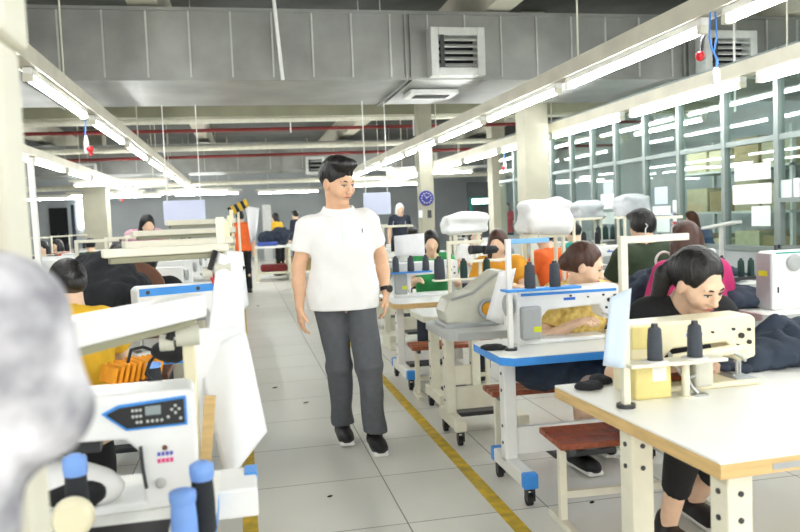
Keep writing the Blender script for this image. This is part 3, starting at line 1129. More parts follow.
# ---- the walking man
mx0, my0 = 0.60, 4.34
JM = dict(pel=V(0.045, 0.02, 0.875), loose=True,
          nb=V(0.052, 0.0, 1.345), shR=V(0.225, 0.0, 1.272), shL=V(-0.112, 0.01, 1.285),
          eR=V(0.292, -0.02, 1.040), wR=V(0.300, 0.04, 0.815), eL=V(-0.195, -0.05, 1.07), wL=V(-0.203, 0.02, 0.87),
          hR=(V(-0.03, 0.12, -1), V(-0.9, -0.2, 0), V(0.2, 1, 0)), hL=(V(0.06, 0.16, -1), V(0.9, -0.2, 0), V(-0.2, 1, 0)),
          neckcut=-0.045,
          kR=V(0.088, 0.03, 0.47), kL=V(-0.062, 0.14, 0.47), aR=V(0.07, -0.10, 0.092), aL=V(-0.085, 0.13, 0.085),
          head=V(0.055, 0.045, 1.512))
man, mi = person('walking man in white polo shirt and dark grey trousers looking down at the machines', (mx0, my0), 180, 'stand', lean=1, head=(36, 15, 3), s=1.0, shirt='cloth_white', pants='cloth_trouser',
                 hair='short', res=0.0055, female=False, detail=True, J=JM, girth=0.99, hem=-0.078, head_s=1.08, curl=0.42, skin='skin_warm')
# collar, placket, crest, watch
hd, nb, un = mi['hd'], mi['nb'], mi['un']
cl = MB()
c0 = nb + un * 0.012
pts = []
for i in range(25):
    a = 2 * PI * i / 24 + PI / 2
    pts.append((c0[0] + 0.084 * math.cos(a), c0[1] + 0.008 + 0.080 * math.sin(a) * 1.0, c0[2] + 0.012 - 0.024 * max(0, math.sin(a))))
for i in range(24):
    p, q = Vector(pts[i]), Vector(pts[i + 1])
    o1 = Vector((p.x - c0[0], p.y - c0[1], 0)).normalized()
    o2 = Vector((q.x - c0[0], q.y - c0[1], 0)).normalized()
    cl.add([p + Vector((0, 0, 0.014)), q + Vector((0, 0, 0.014)), q + o2 * 0.024 - Vector((0, 0, 0.026)), p + o1 * 0.024 - Vector((0, 0, 0.026)),
            p - o1 * 0.005 + Vector((0, 0, 0.012)), q - o2 * 0.005 + Vector((0, 0, 0.012)), q + o2 * 0.016 - Vector((0, 0, 0.028)), p + o1 * 0.016 - Vector((0, 0, 0.028))],
           [(0, 3, 2, 1), (4, 5, 6, 7), (0, 1, 5, 4), (3, 7, 6, 2)])
cl.build('collar', 'cloth_white', man)
w, e = Vector(mi['wL']), Vector(mi['eL'])
d = (w - e).normalized()
MB().cyl(w - d * 0.012 + Vector((0, 0, 0)), w - d * 0.034, 0.0315, n=20).build('watch_strap', 'shoe_black', man)
side = Vector((-0.6, 0.75, 0)).normalized()
MB().cyl(w - d * 0.023 + side * 0.026, w - d * 0.023 + side * 0.038, 0.021, n=18).build('watch_case', 'dark_steel', man)
mat('crest_mark', '#3c4250', 0.7)
from mathutils.bvhtree import BVHTree
bpy.context.view_layer.update()
_shirt = [c for c in KIDS[man.name] if c.name.startswith('shirt')][0]
_bv = BVHTree.FromPolygons([v.co for v in _shirt.data.vertices], [tuple(p.vertices) for p in _shirt.data.polygons])


def on_shirt(x, z):
    h = _bv.ray_cast(Vector((x, 1.0, z)), Vector((0, -1, 0)))
    return h[0] if h[0] is not None else Vector((x, 0.13, z))


ck = MB()
p = on_shirt(-0.065, 1.235)
ck.tube([p + Vector((0, 0.001, 0.012)), p + Vector((0.002, 0.001, 0)), p + Vector((-0.001, 0.001, -0.013))], 0.003, 6)
ck.build('chest_emblem', 'crest_mark', man)
pk = MB()
zs = [1.31 - 0.022 * i for i in range(8)]
pk.tube([on_shirt(0.052, z) + Vector((0, 0.0005, 0)) for z in zs], 0.0022, 6)
pk.build('placket', 'paper_mint', man)
for z in (1.275, 1.225):
    p = on_shirt(0.042, z)
    MB().lathe(p + Vector((0, 0.002, 0)), [(0.005, 0.002), (0.005, -0.001)], 10, 'y').build('button', 'white_plastic', man)

# ------------------------------------------------------------------ workshop furniture
mat('table_white', '#f8f8f2', 0.35, var=0.04, scale=3)
mat('table_grey', '#b4b8b4', 0.4, var=0.06, scale=4)
mat('table_wood', '#d8b77c', 0.55, var=0.16, scale=3, stretch=(2.5, 2.5, 25))
mat('machine_white', '#eef0ee', 0.3, var=0.03)
mat('machine_cream', '#ece5c4', 0.35, var=0.05)
mat('machine_yellow', '#e6d78e', 0.45, var=0.08)
mat('machine_grey', '#a9adad', 0.4, var=0.08)
mat('machine_bone', '#c9c9ba', 0.45, var=0.08)
mat('frame_cream', '#e6e3cf', 0.45, var=0.06)
mat('blue_paint', '#3b93e6', 0.4, var=0.06)
mat('rubber', '#1c1c1d', 0.65)
mat('blue_light', '#7fbdf0', 0.4)
mat('black_plastic', '#202224', 0.4)
mat('thread_slate', '#454b54', 0.75, var=0.12, scale=30, stretch=(1, 1, 40), bump=0.4, bscale=14)
mat('thread_dark', '#22262b', 0.75, var=0.15, scale=30, stretch=(1, 1, 40), bump=0.4, bscale=14)
mat('thread_green', '#1f3d37', 0.75, var=0.15, scale=30, stretch=(1, 1, 40), bump=0.4, bscale=14)
mat('cone_cap_blue', '#7aa5ea', 0.45)
mat('sticker_yellow', '#d8e02a', 0.5)
mat('slat_red', '#94492a', 0.4, var=0.35, scale=6, stretch=(10, 1, 10))
mat('lcd', '#8d9a9c', 0.3)
mat('lettering_blue', '#2f6fd0', 0.5)
mat('denim', '#2f3a4a', 0.85, var=0.25, scale=14, bump=0.3, bscale=160)
mat('denim_black', '#1e2126', 0.85, var=0.25, scale=14, bump=0.3, bscale=160)


def add_caster(t, x, y, rz=0.0):
    m = MB()
    m.cyl((x, y, 0.085), (x, y, 0.075), 0.022, n=12)
    m.box((x - 0.016, y, 0.055), (0.005, 0.04, 0.055)).box((x + 0.016, y, 0.055), (0.005, 0.04, 0.055))
    m.build('caster_fork', 'black_plastic', t)
    MB().cyl((x - 0.012, y + 0.012, 0.028), (x + 0.012, y + 0.012, 0.028), 0.028, n=16).build('caster', 'rubber', t)


def t_table(label, x0, x1, y0, y1, h=0.67, topm='table_white', edgem='blue_paint', legm='white_paint', capm='blue_paint', feet=None, bolts=True, leg_x=0.28, text=None, group=None, casters=True, rz=0.0):
    """machine stand on two T-shaped legs; feet = (y front, y back)"""
    t = thing('sewing_table', label, 'sewing table', (x0, y0, 0), rz, group)
    w, d = x1 - x0, y1 - y0
    c = 0.05
    poly = [(0, c), (c, 0), (w - c, 0), (w, c), (w, d - c), (w - c, d), (c, d), (0, d - c)]
    MB().prism(poly, h - 0.006, h, 'xy').build('tabletop', topm, t, 0.002)
    MB().prism(poly, h - 0.042, h - 0.006, 'xy').build('table_edge', edgem, t, 0.003)
    fy0, fy1 = (feet[0] - y0, feet[1] - y0) if feet else (0.05, d - 0.05)
    ym = fy0 * 0.4 + fy1 * 0.6
    for sx in (leg_x, w - leg_x):
        MB().bb(sx - 0.03, sx + 0.03, ym - 0.035, ym + 0.035, 0.13, h - 0.042).build('leg', legm, t, 0.006)
        MB().bb(sx - 0.03, sx + 0.03, fy0 + 0.02, fy1 - 0.02, 0.085, 0.15).build('foot', legm, t, 0.006)
        for yy in (fy0 - 0.01, fy1 + 0.01 - 0.05):
            MB().bb(sx - 0.034, sx + 0.034, yy, yy + 0.05, 0.083, 0.153).build('foot_cap', capm, t, 0.01)
        if not casters:
            MB().bb(sx - 0.03, sx + 0.03, fy0 + 0.02, fy1 - 0.02, 0.0, 0.085).build('foot_block', legm, t, 0.006)
        if casters:
            add_caster(t, sx, fy0 + 0.02)
            add_caster(t, sx, fy1 - 0.04)
        for zz in (0.22, 0.30, h - 0.12, h - 0.2) if bolts else ():
            MB().cyl((sx - 0.029, ym, zz), (sx - 0.033, ym, zz), 0.008, n=8).build('bolt', 'dark_steel', t)
    MB().bb(leg_x + 0.03, w - leg_x - 0.03, ym - 0.015, ym + 0.015, 0.16, 0.29).build('crossbar', legm, t, 0.003)
    MB().bb(w / 2 - 0.16, w / 2 + 0.16, ym + 0.03, ym + 0.22, 0.10, 0.125).build('treadle', 'dark_steel', t, 0.004)
    if text:
        lettering('lettering', text, 'lettering_blue', t, (leg_x + 0.24, ym - 0.017, 0.175), (PI / 2, 0, 0), 0.115, 0.001, 0.004)
    return t


def cone(label, loc, m='thread_slate', r=0.025, h=0.11, group=None, cap=None, lying=None):
    t = thing('thread_cone', label, 'thread cone', loc, 0, group, rot=lying)
    MB().lathe((0, 0, 0.004), [(r * 0.9, 0), (r, 0.006), (r * 0.97, h * 0.5), (r * 0.86, h * 0.9), (r * 0.6, h * 0.96)], 18).build('thread', m, t)
    if not cap:
        MB().lathe((0, 0, 0), [(r * 1.05, 0), (r * 1.05, 0.004)], 18).build('cone_base', 'dark_steel', t)
    c = MB().lathe((0, 0, h * 0.95), [(r * 0.5, 0), (r * 0.42, h * 0.16)] if not cap else [(r * 0.95, -h * 0.1), (r * 1.02, 0), (r * 1.0, h * 0.12), (r * 0.5, h * 0.17)], 14)
    c.build('cone_cap' if cap else 'cone_tip', cap or 'dark_steel', t)
    return t


def stand(label, x, y, z0, z1, arm, trays=(), polem='white_paint', traym='blue_paint', traydx=(0, 0.3), r=0.011, group=None, arm_y=0.0):
    """thread stand: pole, top arm, trays at heights"""
    t = thing('thread_stand', label, 'thread stand', (x, y, z0), 0, group)
    MB().bb(-r, r, -r, r, 0, z1 - z0).build('pole', polem, t, 0.003)
    MB().cyl((0, 0, 0), (0, 0, 0.012), 0.03, n=14).build('base', 'dark_steel', t)
    if arm:
        MB().bar((0, 0, z1 - z0 - 0.012), (arm, arm_y, z1 - z0 - 0.012), 0.02, 0.022).build('top_arm', 'blue_light' if polem == 'white_paint' else polem, t, 0.003)
        e = MB()
        for k in (0.35, 0.75):
            e.tube([(arm * k, arm_y * k, z1 - z0), (arm * k, arm_y * k, z1 - z0 + 0.02), (arm * k + 0.008, arm_y * k, z1 - z0 + 0.028), (arm * k, arm_y * k, z1 - z0 + 0.036)], 0.002, 6)
        e.build('thread_guide', 'steel', t)
    for zz in trays:
        MB().bb(min(traydx), max(traydx), -0.04, 0.04, zz - z0 - 0.012, zz - z0).build('tray', traym, t, 0.003)
    return t


def machine(label, loc, rz=0.0, L=0.44, H=0.24, D=0.11, body='machine_white', stripe=None, motor='machine_grey', sticker=True, panel=False, wheel=True, knobs=True, group=None, bed=True):
    """lockstitch machine, operator on the +y side, needle at the +x end, base centre at loc"""
    t = thing('sewing_machine', label, 'sewing machine', loc, rz, group)
    h = L / 2
    p = [(-h, 0.0), (-h, H * 0.96), (-h + 0.012, H), (h - 0.02, H * 1.03), (h, H * 0.98), (h, H * 0.42), (h - 0.055, H * 0.36), (h - 0.085, H * 0.44), (h - 0.11, H * 0.66),
         (-h + 0.155, H * 0.62), (-h + 0.125, H * 0.5), (-h + 0.12, 0.022), (h + 0.02, 0.022), (h + 0.02, 0.0)]
    if not bed:
        p = p[:-4] + [(-h + 0.125, H * 0.5), (-h + 0.12, 0.0)]
    MB().prism(p, -D / 2, D / 2, 'xz').build('machine_body', body, t, 0.010, 3)
    # arm covers, plates and knobs
    if stripe:
        MB().bb(-h + 0.02, h - 0.02, -D / 2 - 0.001, D / 2 + 0.001, H * 0.90, H * 0.95).build('stripe', stripe, t)
    MB().cyl((h - 0.03, 0, 0.026), (h - 0.03, 0, H * 0.42), 0.005, n=8).cyl((h - 0.03, 0, H * 0.3), (h - 0.03, 0, H * 0.42), 0.010, n=10).build('needle_bar', 'steel', t)
    MB().bb(h - 0.045, h - 0.015, 0.0, 0.04, 0.024, 0.03).bb(h - 0.022, h - 0.016, -0.004, 0.004, 0.03, H * 0.4).build('presser_foot', 'steel', t)
    MB().bb(h - 0.07, h + 0.01, -D / 2 + 0.01, D / 2 - 0.01, 0.022, 0.025).build('needle_plate', 'steel', t)
    if wheel:
        MB().lathe((-h - 0.004, 0, H * 0.72), [(0.02, 0), (0.045, -0.004), (0.052, -0.012), (0.052, -0.03), (0.04, -0.036), (0.018, -0.040)], 24, 'x').build('handwheel', body if motor != 'machine_grey' else 'machine_grey', t)
    if motor:
        MB().bb(-h + 0.005, -h + 0.105, -D / 2 - 0.05, -D / 2 - 0.002, 0.03, H * 0.72).build('motor_box', motor, t, 0.012)
        if sticker:
            MB().bb(-h + 0.06, -h + 0.098, -D / 2 - 0.052, -D / 2 - 0.050, H * 0.26, H * 0.36).build('sticker', 'sticker_yellow', t)
    if knobs:
        k = MB()
        for (x, z, r) in ((h - 0.03, 0.82, 0.006), (h - 0.06, 0.74, 0.010), (h - 0.03, 0.64, 0.008), (h - 0.075, 0.60, 0.006), (h - 0.09, 0.84, 0.005), (h - 0.17, 0.82, 0.004), (h - 0.26, 0.86, 0.005)):
            k.cyl((x, -D / 2 + 0.002, H * z), (x, -D / 2 - 0.008, H * z), r, n=10)
        k.build('knob', 'black_plastic', t)
        MB().tube([(h - 0.10, -D / 2 - 0.004, H * 0.52), (h - 0.07, -D / 2 - 0.012, H * 0.46), (h - 0.05, -D / 2 - 0.010, H * 0.38)], 0.006).build('lever', 'steel', t)
        MB().bb(-0.03, 0.03, -D / 2 - 0.001, -D / 2 + 0.002, H * 0.78, H * 0.83).build('brand_mark', 'lettering_blue', t)
    if panel:
        y = D / 2
        o = 0.02
        MB().prism([(-h + o, H * 0.70), (-h + o, H * 0.95), (-h + 0.165, H * 0.92), (-h + 0.200, H * 0.86), (-h + 0.15, H * 0.70)], y - 0.002, y + 0.006, 'xz').build('panel_rim', 'blue_paint', t, 0.002)
        pn = MB().prism([(-h + o + 0.005, H * 0.722), (-h + o + 0.005, H * 0.93), (-h + 0.162, H * 0.90), (-h + 0.190, H * 0.855), (-h + 0.148, H * 0.722)], y + 0.004, y + 0.010, 'xz').build('control_panel', 'black_plastic', t, 0.002)
        MB().bb(-h + 0.075, -h + 0.108, y + 0.009, y + 0.0115, H * 0.82, H * 0.895).build('screen', 'lcd', pn)
        b = MB()
        for (x, z) in ((0.036, .78), (0.044, .81), (0.044, .75), (0.052, .78), (0.060, .72), (0.034, .70), (0.074, .70), (0.084, .70), (0.094, .70), (0.104, .70), (0.118, .80), (0.126, .80), (0.134, .80), (0.118, .75), (0.126, .75), (0.134, .75), (0.118, .70), (0.126, .70)):
            b.cyl((-h + x, y + 0.009, H * (z + 0.07)), (-h + x, y + 0.0125, H * (z + 0.07)), 0.0033, n=8)
        b.build('button', 'grille_metal', pn)
    return t


def stool(label, x, y, w=0.30, d=0.2, h=0.385, rz=0.0, group=None, legs=True):
    t = thing('stool', label, 'stool', (x, y, 0), rz, group)
    n = 3
    for i in range(n):
        yy = -d / 2 + (i + 0.5) * d / n
        MB().bb(-w / 2, w / 2, yy - d / n / 2 + 0.004, yy + d / n / 2 - 0.004, h - 0.026, h).build('slat', 'slat_red', t, 0.005)
    for sx in (-1, 1):
        X = sx * (w / 2 - 0.05)
        MB().bb(X - 0.016, X + 0.016, -0.016, 0.016, 0.03, h - 0.045).build('leg', 'frame_cream', t, 0.004)
        MB().bb(X - 0.016, X + 0.016, -d / 2, d / 2, 0.0, 0.03).build('foot', 'frame_cream', t, 0.004)
        MB().bb(X - 0.012, X + 0.012, -d / 2 + 0.01, d / 2 - 0.01, h - 0.048, h - 0.026).build('bracket', 'dark_steel', t)
    MB().bb(-w / 2 + 0.066, w / 2 - 0.066, -0.012, 0.012, 0.12, 0.15).build('stretcher', 'frame_cream', t)
    return t


def heap(name, label, cat, blobs, m, res=0.012, amp=0.03, fr=11, group=None, base=None):
    """a heap of cloth: ellipsoid lumps folded by noise. blobs: (centre, radii)"""
    z0 = base if base is not None else min(c[2] - r[2] for c, r in blobs)
    c0 = Vector(blobs[0][0])
    t = Vector((c0.x, c0.y, z0))
    pr = [('el', (A(c) - A(t), r), 'u', 0.05) for c, r in blobs]
    sd = random.randint(0, 999)

    def fold(P):
        Q = P @ rotm(0.5, 0.2, 0.7).astype(float)
        w = vnoise(Q * 6 + sd, sd)
        a = np.abs(vnoise(Q * A((fr, fr, fr * 0.6)) + w[..., None] * 2 + sd, sd + 1))
        b = vnoise(Q * fr * 2.3 + sd, sd + 2)
        return (0.18 - a) * amp * 2.2 + b * amp * 0.5
    o = sdf_mesh(name, pr, res, m, None, clips=[((0, 0, -1), 0.0)], noise=fold)
    o.location = t
    return tag(o, label, cat, group)


def hung_sheet(name, label, cat, tl, tr, bl, br, m, n=10, k=14, wob=0.012, thick=0.003, group=None, curl=0.0):
    tl, tr, bl, br = map(Vector, (tl, tr, bl, br))
    nn = (tr - tl).cross(bl - tl).normalized()
    c = (tl + tr + bl + br) / 4
    g = []
    ph = random.random() * 6
    for i in range(k + 1):
        v = i / k
        row = []
        for j in range(n + 1):
            u = j / n
            p = tl.lerp(tr, u).lerp(bl.lerp(br, u), v) + nn * (wob * math.sin(u * 5 + ph + v * 2) * (0.3 + v) + curl * (u - 0.5) ** 2)
            row.append(p - tl)
        g.append(row)
    o = sheet(name, m, None, g, thick)
    o.location = tl
    return tag(o, label, cat, group)


# ---- the big table with a wooden edge, nearest the camera
TZ = 0.67
t = thing('worktable', 'large white worktable with raw wood edge under the cream machine', 'table', (1.12, 1.635, 0), math.radians(2.2))
tp = MB().bb(0, 1.75, 0, 0.93, TZ - 0.008, TZ).build('tabletop', 'table_white', t, 0.003)
MB().bb(0, 1.75, 0, 0.93, TZ - 0.046, TZ - 0.008).build('table_edge', 'table_wood', t, 0.003)
for (x, y) in ((0.06, 0.09), (0.05, 0.53), (1.65, 0.09), (1.65, 0.75)):
    lg = MB().bb(x, x + 0.075, y - 0.037, y + 0.037, 0, TZ - 0.046).build('leg', 'frame_cream', t, 0.005)
    for zz in (0.56, 0.49):
        MB().cyl((x + 0.002, y, zz), (x - 0.004, y, zz), 0.008, n=8).build('bolt', 'dark_steel', lg)
        MB().cyl((x + 0.037, y - 0.035, zz), (x + 0.037, y - 0.041, zz), 0.008, n=8).build('bolt', 'dark_steel', lg)
MB().bb(0.5, 1.65, 0.72, 0.75, 0.52, 0.58).build('rail', 'frame_cream', t)
MB().bb(0.15, 0.26, -0.0015, 0.0, TZ - 0.037, TZ - 0.021).build('edge_plate', 'machine_grey', t)

# ---- cream machine on it
MYY = 2.37
mx = PZ(622, 394, TZ).x
cm = machine('cream lockstitch machine on the wood-edged worktable, seen from the back', (mx + 0.245, MYY, TZ), 0, L=0.475, H=0.242, D=0.13, body='machine_cream', stripe=None, motor=None, knobs=True, bed=True)
MB().bb(-0.25, -0.12, -0.12, -0.068, 0.0, 0.125).build('motor_box', 'machine_yellow', cm, 0.008)
MB().bb(-0.235, -0.145, -0.073, -0.064, 0.16, 0.235).build('side_plate', 'machine_yellow', cm, 0.004)
MB().bb(-0.19, -0.14, -0.1215, -0.1195, 0.06, 0.105).build('rating_label', 'machine_white', cm)
MB().cyl((-0.10, -0.085, 0.12), (0.19, -0.06, 0.135), 0.017, n=14).build('cylinder_arm', 'machine_cream', cm)
MB().bb(-0.025, 0.045, -0.11, -0.035, 0.02, 0.12).build('gear_case', 'machine_bone', cm, 0.012)
MB().tube([(-0.07, -0.10, 0.12), (-0.06, -0.11, 0.06), (-0.04, -0.11, 0.025), (-0.025, -0.12, 0.007)], 0.007).bb(-0.055, 0.0, -0.14, -0.115, 0, 0.007).build('hook', 'steel', cm)
MB().tube([(-0.11, -0.085, 0.145), (-0.085, -0.11, 0.085), (-0.06, -0.10, 0.05), (0.0, -0.10, 0.07)], 0.006).build('hose', 'machine_grey', cm)
q = PZ(686, 397, TZ)
tag(MB().cyl((q.x, q.y, TZ), (q.x, q.y, TZ + 0.006), 0.027, n=14).cyl((q.x, q.y, TZ), (q.x, q.y, TZ + 0.11), 0.013, n=12).bb(q.x - 0.055, q.x + 0.055, q.y - 0.018, q.y + 0.018, TZ + 0.11, TZ + 0.118).build('support_post', 'frame_cream'),
    'short cream support post in front of the cream machine', 'post')
tag(MB().bb(q.x, q.x + 0.13, q.y + 0.13, q.y + 0.19, TZ + 0.023, TZ + 0.04).build('sewing_plate', 'slat_red', None, 0.004), 'small brown plate lying on the bed of the cream machine', 'plate')
SY = 2.19
q = PY(626, 405, SY)
s1 = stand('cream inverted-L thread stand in front of the cream machine', q.x, SY, TZ, PY(626, 236, SY).z, 0.245, (PY(655, 361, SY).z,), 'frame_cream', 'frame_cream', (0.0, 0.34), 0.012, arm_y=0.03)
tzz = PY(655, 361, SY).z
for i, (px, w) in enumerate(((655, 'slate thread cone before the cream machine, closer to the stand pole'), (695, 'slate thread cone before the cream machine, farther from the stand pole'))):
    q = PY(px, 360, SY)
    cone(w, (q.x, SY, tzz + 0.004), 'thread_slate', 0.024, 0.105)
    tag(MB().lathe((q.x, SY, tzz), [(0.040, 0), (0.042, 0.001), (0.040, 0.0035)], 20).build('cone_disc', 'white_plastic'), 'white disc under the %s slate cone' % ('nearer' if i == 0 else 'farther'), 'disc')
hung_sheet('paper_sheet', 'pale blue paper strip hung on the cream thread stand', 'paper', PY(610, 298, SY - 0.03), PY(631, 288, SY - 0.03), PY(604, 366, SY - 0.03), PY(624, 368, SY - 0.03), 'paper_blue', 4, 8, 0.006)
heap('dark_scrap', 'small black cloth scrap at the corner of the worktable', 'cloth', [(PZ(588, 386, TZ + 0.01), (0.055, 0.042, 0.022)), (PZ(600, 380, TZ + 0.01), (0.04, 0.05, 0.025))], 'denim_black', 0.007, 0.012, 22, base=TZ)
heap('garment_pile', 'rumpled navy garments piled on the worktable beside the cream machine', 'garments',
     [(PZ(745, 364, TZ + 0.02), (0.19, 0.09, 0.035)), (PZ(782, 352, TZ + 0.05), (0.2, 0.12, 0.075)), (PZ(715, 366, TZ + 0.012), (0.10, 0.06, 0.025)), (PZ(798, 340, TZ + 0.08), (0.22, 0.08, 0.11)), (PZ(765, 342, TZ + 0.06), (0.14, 0.05, 0.08))], 'denim', 0.008, 0.04, 11, base=TZ)

# ---- blue-edged stand with the white machine
t2 = t_table('blue-edged white sewing table on casters behind the wood-edged worktable', 1.09, 2.10, 3.13, 3.62, TZ, 'table_white', 'blue_paint', 'white_paint', 'blue_paint', (3.10, 3.55), True, 0.10, 'JACK')
m2 = machine('white sewing machine with a blue stripe on the blue-edged table', (1.525, 3.46, TZ), 0, L=0.53, H=0.26, D=0.13, body='machine_white', stripe='blue_paint', motor='machine_grey')
SY = 3.30
q = PY(511, 352, SY)
tzz = PY(530, 288, SY).z
s2 = stand('white thread stand with a blue tray beside the white blue-striped machine', q.x, SY, TZ, PY(511, 239, SY).z, 0.20, (tzz,), 'white_paint', 'blue_paint', (-0.03, 0.34), 0.012)
for px, w in ((530, 'dark grey thread cone on the blue tray, next to the white pole'), (555, 'dark grey thread cone on the blue tray, next to the woman in yellow')):
    cone(w, (PY(px, 287, SY).x, SY, tzz + 0.001), 'thread_slate', 0.026, 0.108)
heap('dark_scrap', 'flat dark cloth scrap on the blue-edged table by the motor box', 'cloth', [(PZ(493, 347, TZ + 0.01), (0.06, 0.06, 0.015))], 'cloth_black', 0.007, 0.01, 20, base=TZ)
heap('garment_bundle', 'dark blue garments bundled under the blue-edged table', 'garments', [((1.50, 3.50, 0.50), (0.20, 0.08, 0.09)), ((1.72, 3.48, 0.48), (0.16, 0.08, 0.08)), ((1.32, 3.5, 0.52), (0.1, 0.06, 0.06))], 'denim', 0.012, 0.03, 11)

# ---- grey stand with the slanted machine
t3 = t_table('plain grey sewing table on casters with the slanted machine', 1.05, 1.62, 3.88, 4.45, TZ, 'table_grey', 'table_grey', 'frame_cream', 'frame_cream', (4.05, 4.42), True, 0.10)
TY = 4.12
org = Vector((PY(447, 323, TY).x, TY, TZ))
tm = thing('sewing_machine', 'slanted bone-coloured machine on the grey table with a white card', 'sewing machine', org)
pp = [(447, 324), (444, 312), (449, 300), (472, 291), (497, 271), (506, 270), (508, 300), (500, 325)]
pl = [((PY(x, y, TY) - org).x, max(0.0, (PY(x, y, TY) - org).z)) for x, y in pp]
MB().prism(pl, 0, 0.2, 'xz').build('machine_body', 'machine_bone', tm, 0.014, 3)
MB().bb(-0.02, 0.30, -0.04, 0.22, 0.0, 0.022).build('base_plate', 'machine_grey', tm, 0.004)
q = PY(489, 309, TY - 0.03) - org
MB().torus((q.x, -0.014, q.z), 0.050, 0.012, 'y').build('belt_ring', 'machine_grey', tm)
MB().cyl((q.x, 0.0, q.z), (q.x, -0.016, q.z), 0.036, n=20).build('pulley', 'cloth_amber', tm)
MB().tube([(pl[2][0] + 0.01, -0.008, pl[2][1]), (pl[3][0], -0.010, pl[3][1] - 0.012), (pl[4][0], -0.008, pl[4][1] - 0.012)], 0.007).build('rod', 'steel', tm)
hung_sheet('paper_card', 'white card leaning against the slanted machine', 'paper', PY(499, 272, TY - 0.10), PY(516, 268, TY - 0.10), PY(486, 319, TY - 0.12), PY(503, 325, TY - 0.12), 'paper', 4, 8, 0.002, 0.004)
SY = 4.75
q = PY(450, 290, SY)
tzz = PY(464, 278, SY).z
t3b = t_table('cream sewing table behind the slanted machine', 1.10, 1.62, 4.62, 5.1, TZ, 'table_white', 'frame_cream', 'frame_cream', 'frame_cream', (4.66, 5.05), True, 0.12)
s3 = stand('cream thread stand behind the slanted machine', q.x, SY, TZ, PY(450, 241, SY).z, 0.24, (tzz,), 'frame_cream', 'frame_cream', (-0.11, 0.33), 0.012)
for px, py, w, mm in ((440, 286, 'big dark thread cone behind the slanted machine, outermost toward the aisle', 'thread_slate'), (464, 277, 'dark thread cone on the cream tray, middle one', 'thread_green'), (487, 277, 'dark thread cone on the cream tray near the orange apron', 'thread_green')):
    q = PY(px, py, SY)
    big = px == 440
    cone(w, (q.x, SY, tzz + 0.001), mm, 0.036 if big else 0.025, 0.135 if big else 0.115)
for px, w in ((470, 'lying dark thread cone above the blue cloth'), (484, 'second lying dark thread cone above the blue cloth')):
    q = PY(px, 250, 5.0)
    cone(w, (q.x, 5.0, q.z), 'thread_dark', 0.03, 0.10, lying=(0, PI / 2, 0.2))
q = PY(470, 258, 5.0)
tag(MB().bb(q.x - 0.05, q.x + 0.26, 4.96, 5.05, q.z - 0.03, q.z - 0.016).bb(q.x + 0.06, q.x + 0.08, 4.99, 5.01, TZ, q.z - 0.02).build('cone_rack', 'frame_cream'), 'cream rack carrying the lying thread cones', 'rack')

# ---- fourth table along the aisle
t4 = t_table('white wooden-edged table behind the grey sewing table', 1.07, 1.78, 5.44, 6.2, TZ, 'table_white', 'table_wood', 'white_paint', 'blue_paint', (5.5, 6.1), True, 0.12)
q = PY(392, 291, 5.9)
m4 = machine('white sewing machine with a grey motor box behind the white card', (q.x + 0.265, 5.9, TZ), 0, L=0.53, H=0.27, D=0.13, body='machine_white', motor='machine_grey')
SY = 5.72
tzz = PY(400, 272, SY).z
s4 = stand('white thread stand with a blue tray holding three cones', PY(384, 290, SY).x, SY, TZ, PY(384, 262, SY).z, 0.0, (tzz,), 'white_paint', 'blue_paint', (-0.03, 0.38), 0.010)
for px, w in ((396, 'dark thread cone of three on the blue tray, outermost by the man'), (411, 'middle dark thread cone of three on the blue tray'), (426, 'dark thread cone of three on the blue tray, innermost')):
    cone(w, (PY(px, 272, SY).x, SY, tzz + 0.001), 'thread_slate', 0.027, 0.11)
hung_sheet('paper_card', 'blank white card standing above the blue tray of three cones', 'paper', PY(394, 236, 6.05), PY(424, 233, 6.05), PY(395, 256, 6.05), PY(425, 256, 6.05), 'paper', 3, 3, 0.0, 0.006)
q = PY(409, 256, 6.05)
tag(MB().bb(q.x - 0.008, q.x + 0.008, 6.055, 6.07, TZ, q.z + 0.05).build('card_post', 'white_paint'), 'thin post holding the blank white card', 'post')

# ---- stools
stool('reddish slatted stool partly under the wood-edged worktable', 1.58, 2.86, 0.78, 0.27, 0.385, math.radians(-3))
stool('reddish slatted stool behind the blue-edged table', 1.62, 3.76, 0.80, 0.2, 0.385, math.radians(-2))
stool('reddish slatted stool under the white wooden-edged table', 1.45, 5.28, 0.62, 0.26, 0.385, math.radians(-4))

# ---- people at these machines
op1, i1 = person('woman in black T-shirt bent over the cream machine, dark hair tied back', (1.675, 2.86), 178, 'sit', lean=25, head=(17, 29, 4), head_s=1.06, s=0.95, seat=0.385, shirt='cloth_black', pants='cloth_black', pant_len='capri', hair='pony', hairm='hair_black',
                 res=0.006, detail=True, skin='skin', hands=(V(0.17, 0.34, 0.70), V(0.0, 0.38, 0.71)), hem=-0.02, reach=(-0.02, 0.05))
op2, i2 = person('woman in patterned yellow shirt with brown hair tied back, looking aside', (1.69, 3.82), 186, 'sit', lean=17, head=(50, 18, 0), s=0.93, seat=0.36, shirt='cloth_floral', pants='cloth_black', pant_len='short', hair='bun', hairm='hair_brown',
                 res=0.006, detail=True, skin='skin', hands=(V(0.16, 0.34, 0.74), V(-0.12, 0.34, 0.76)), hem=-0.02, reach=(0.0, 0.05))
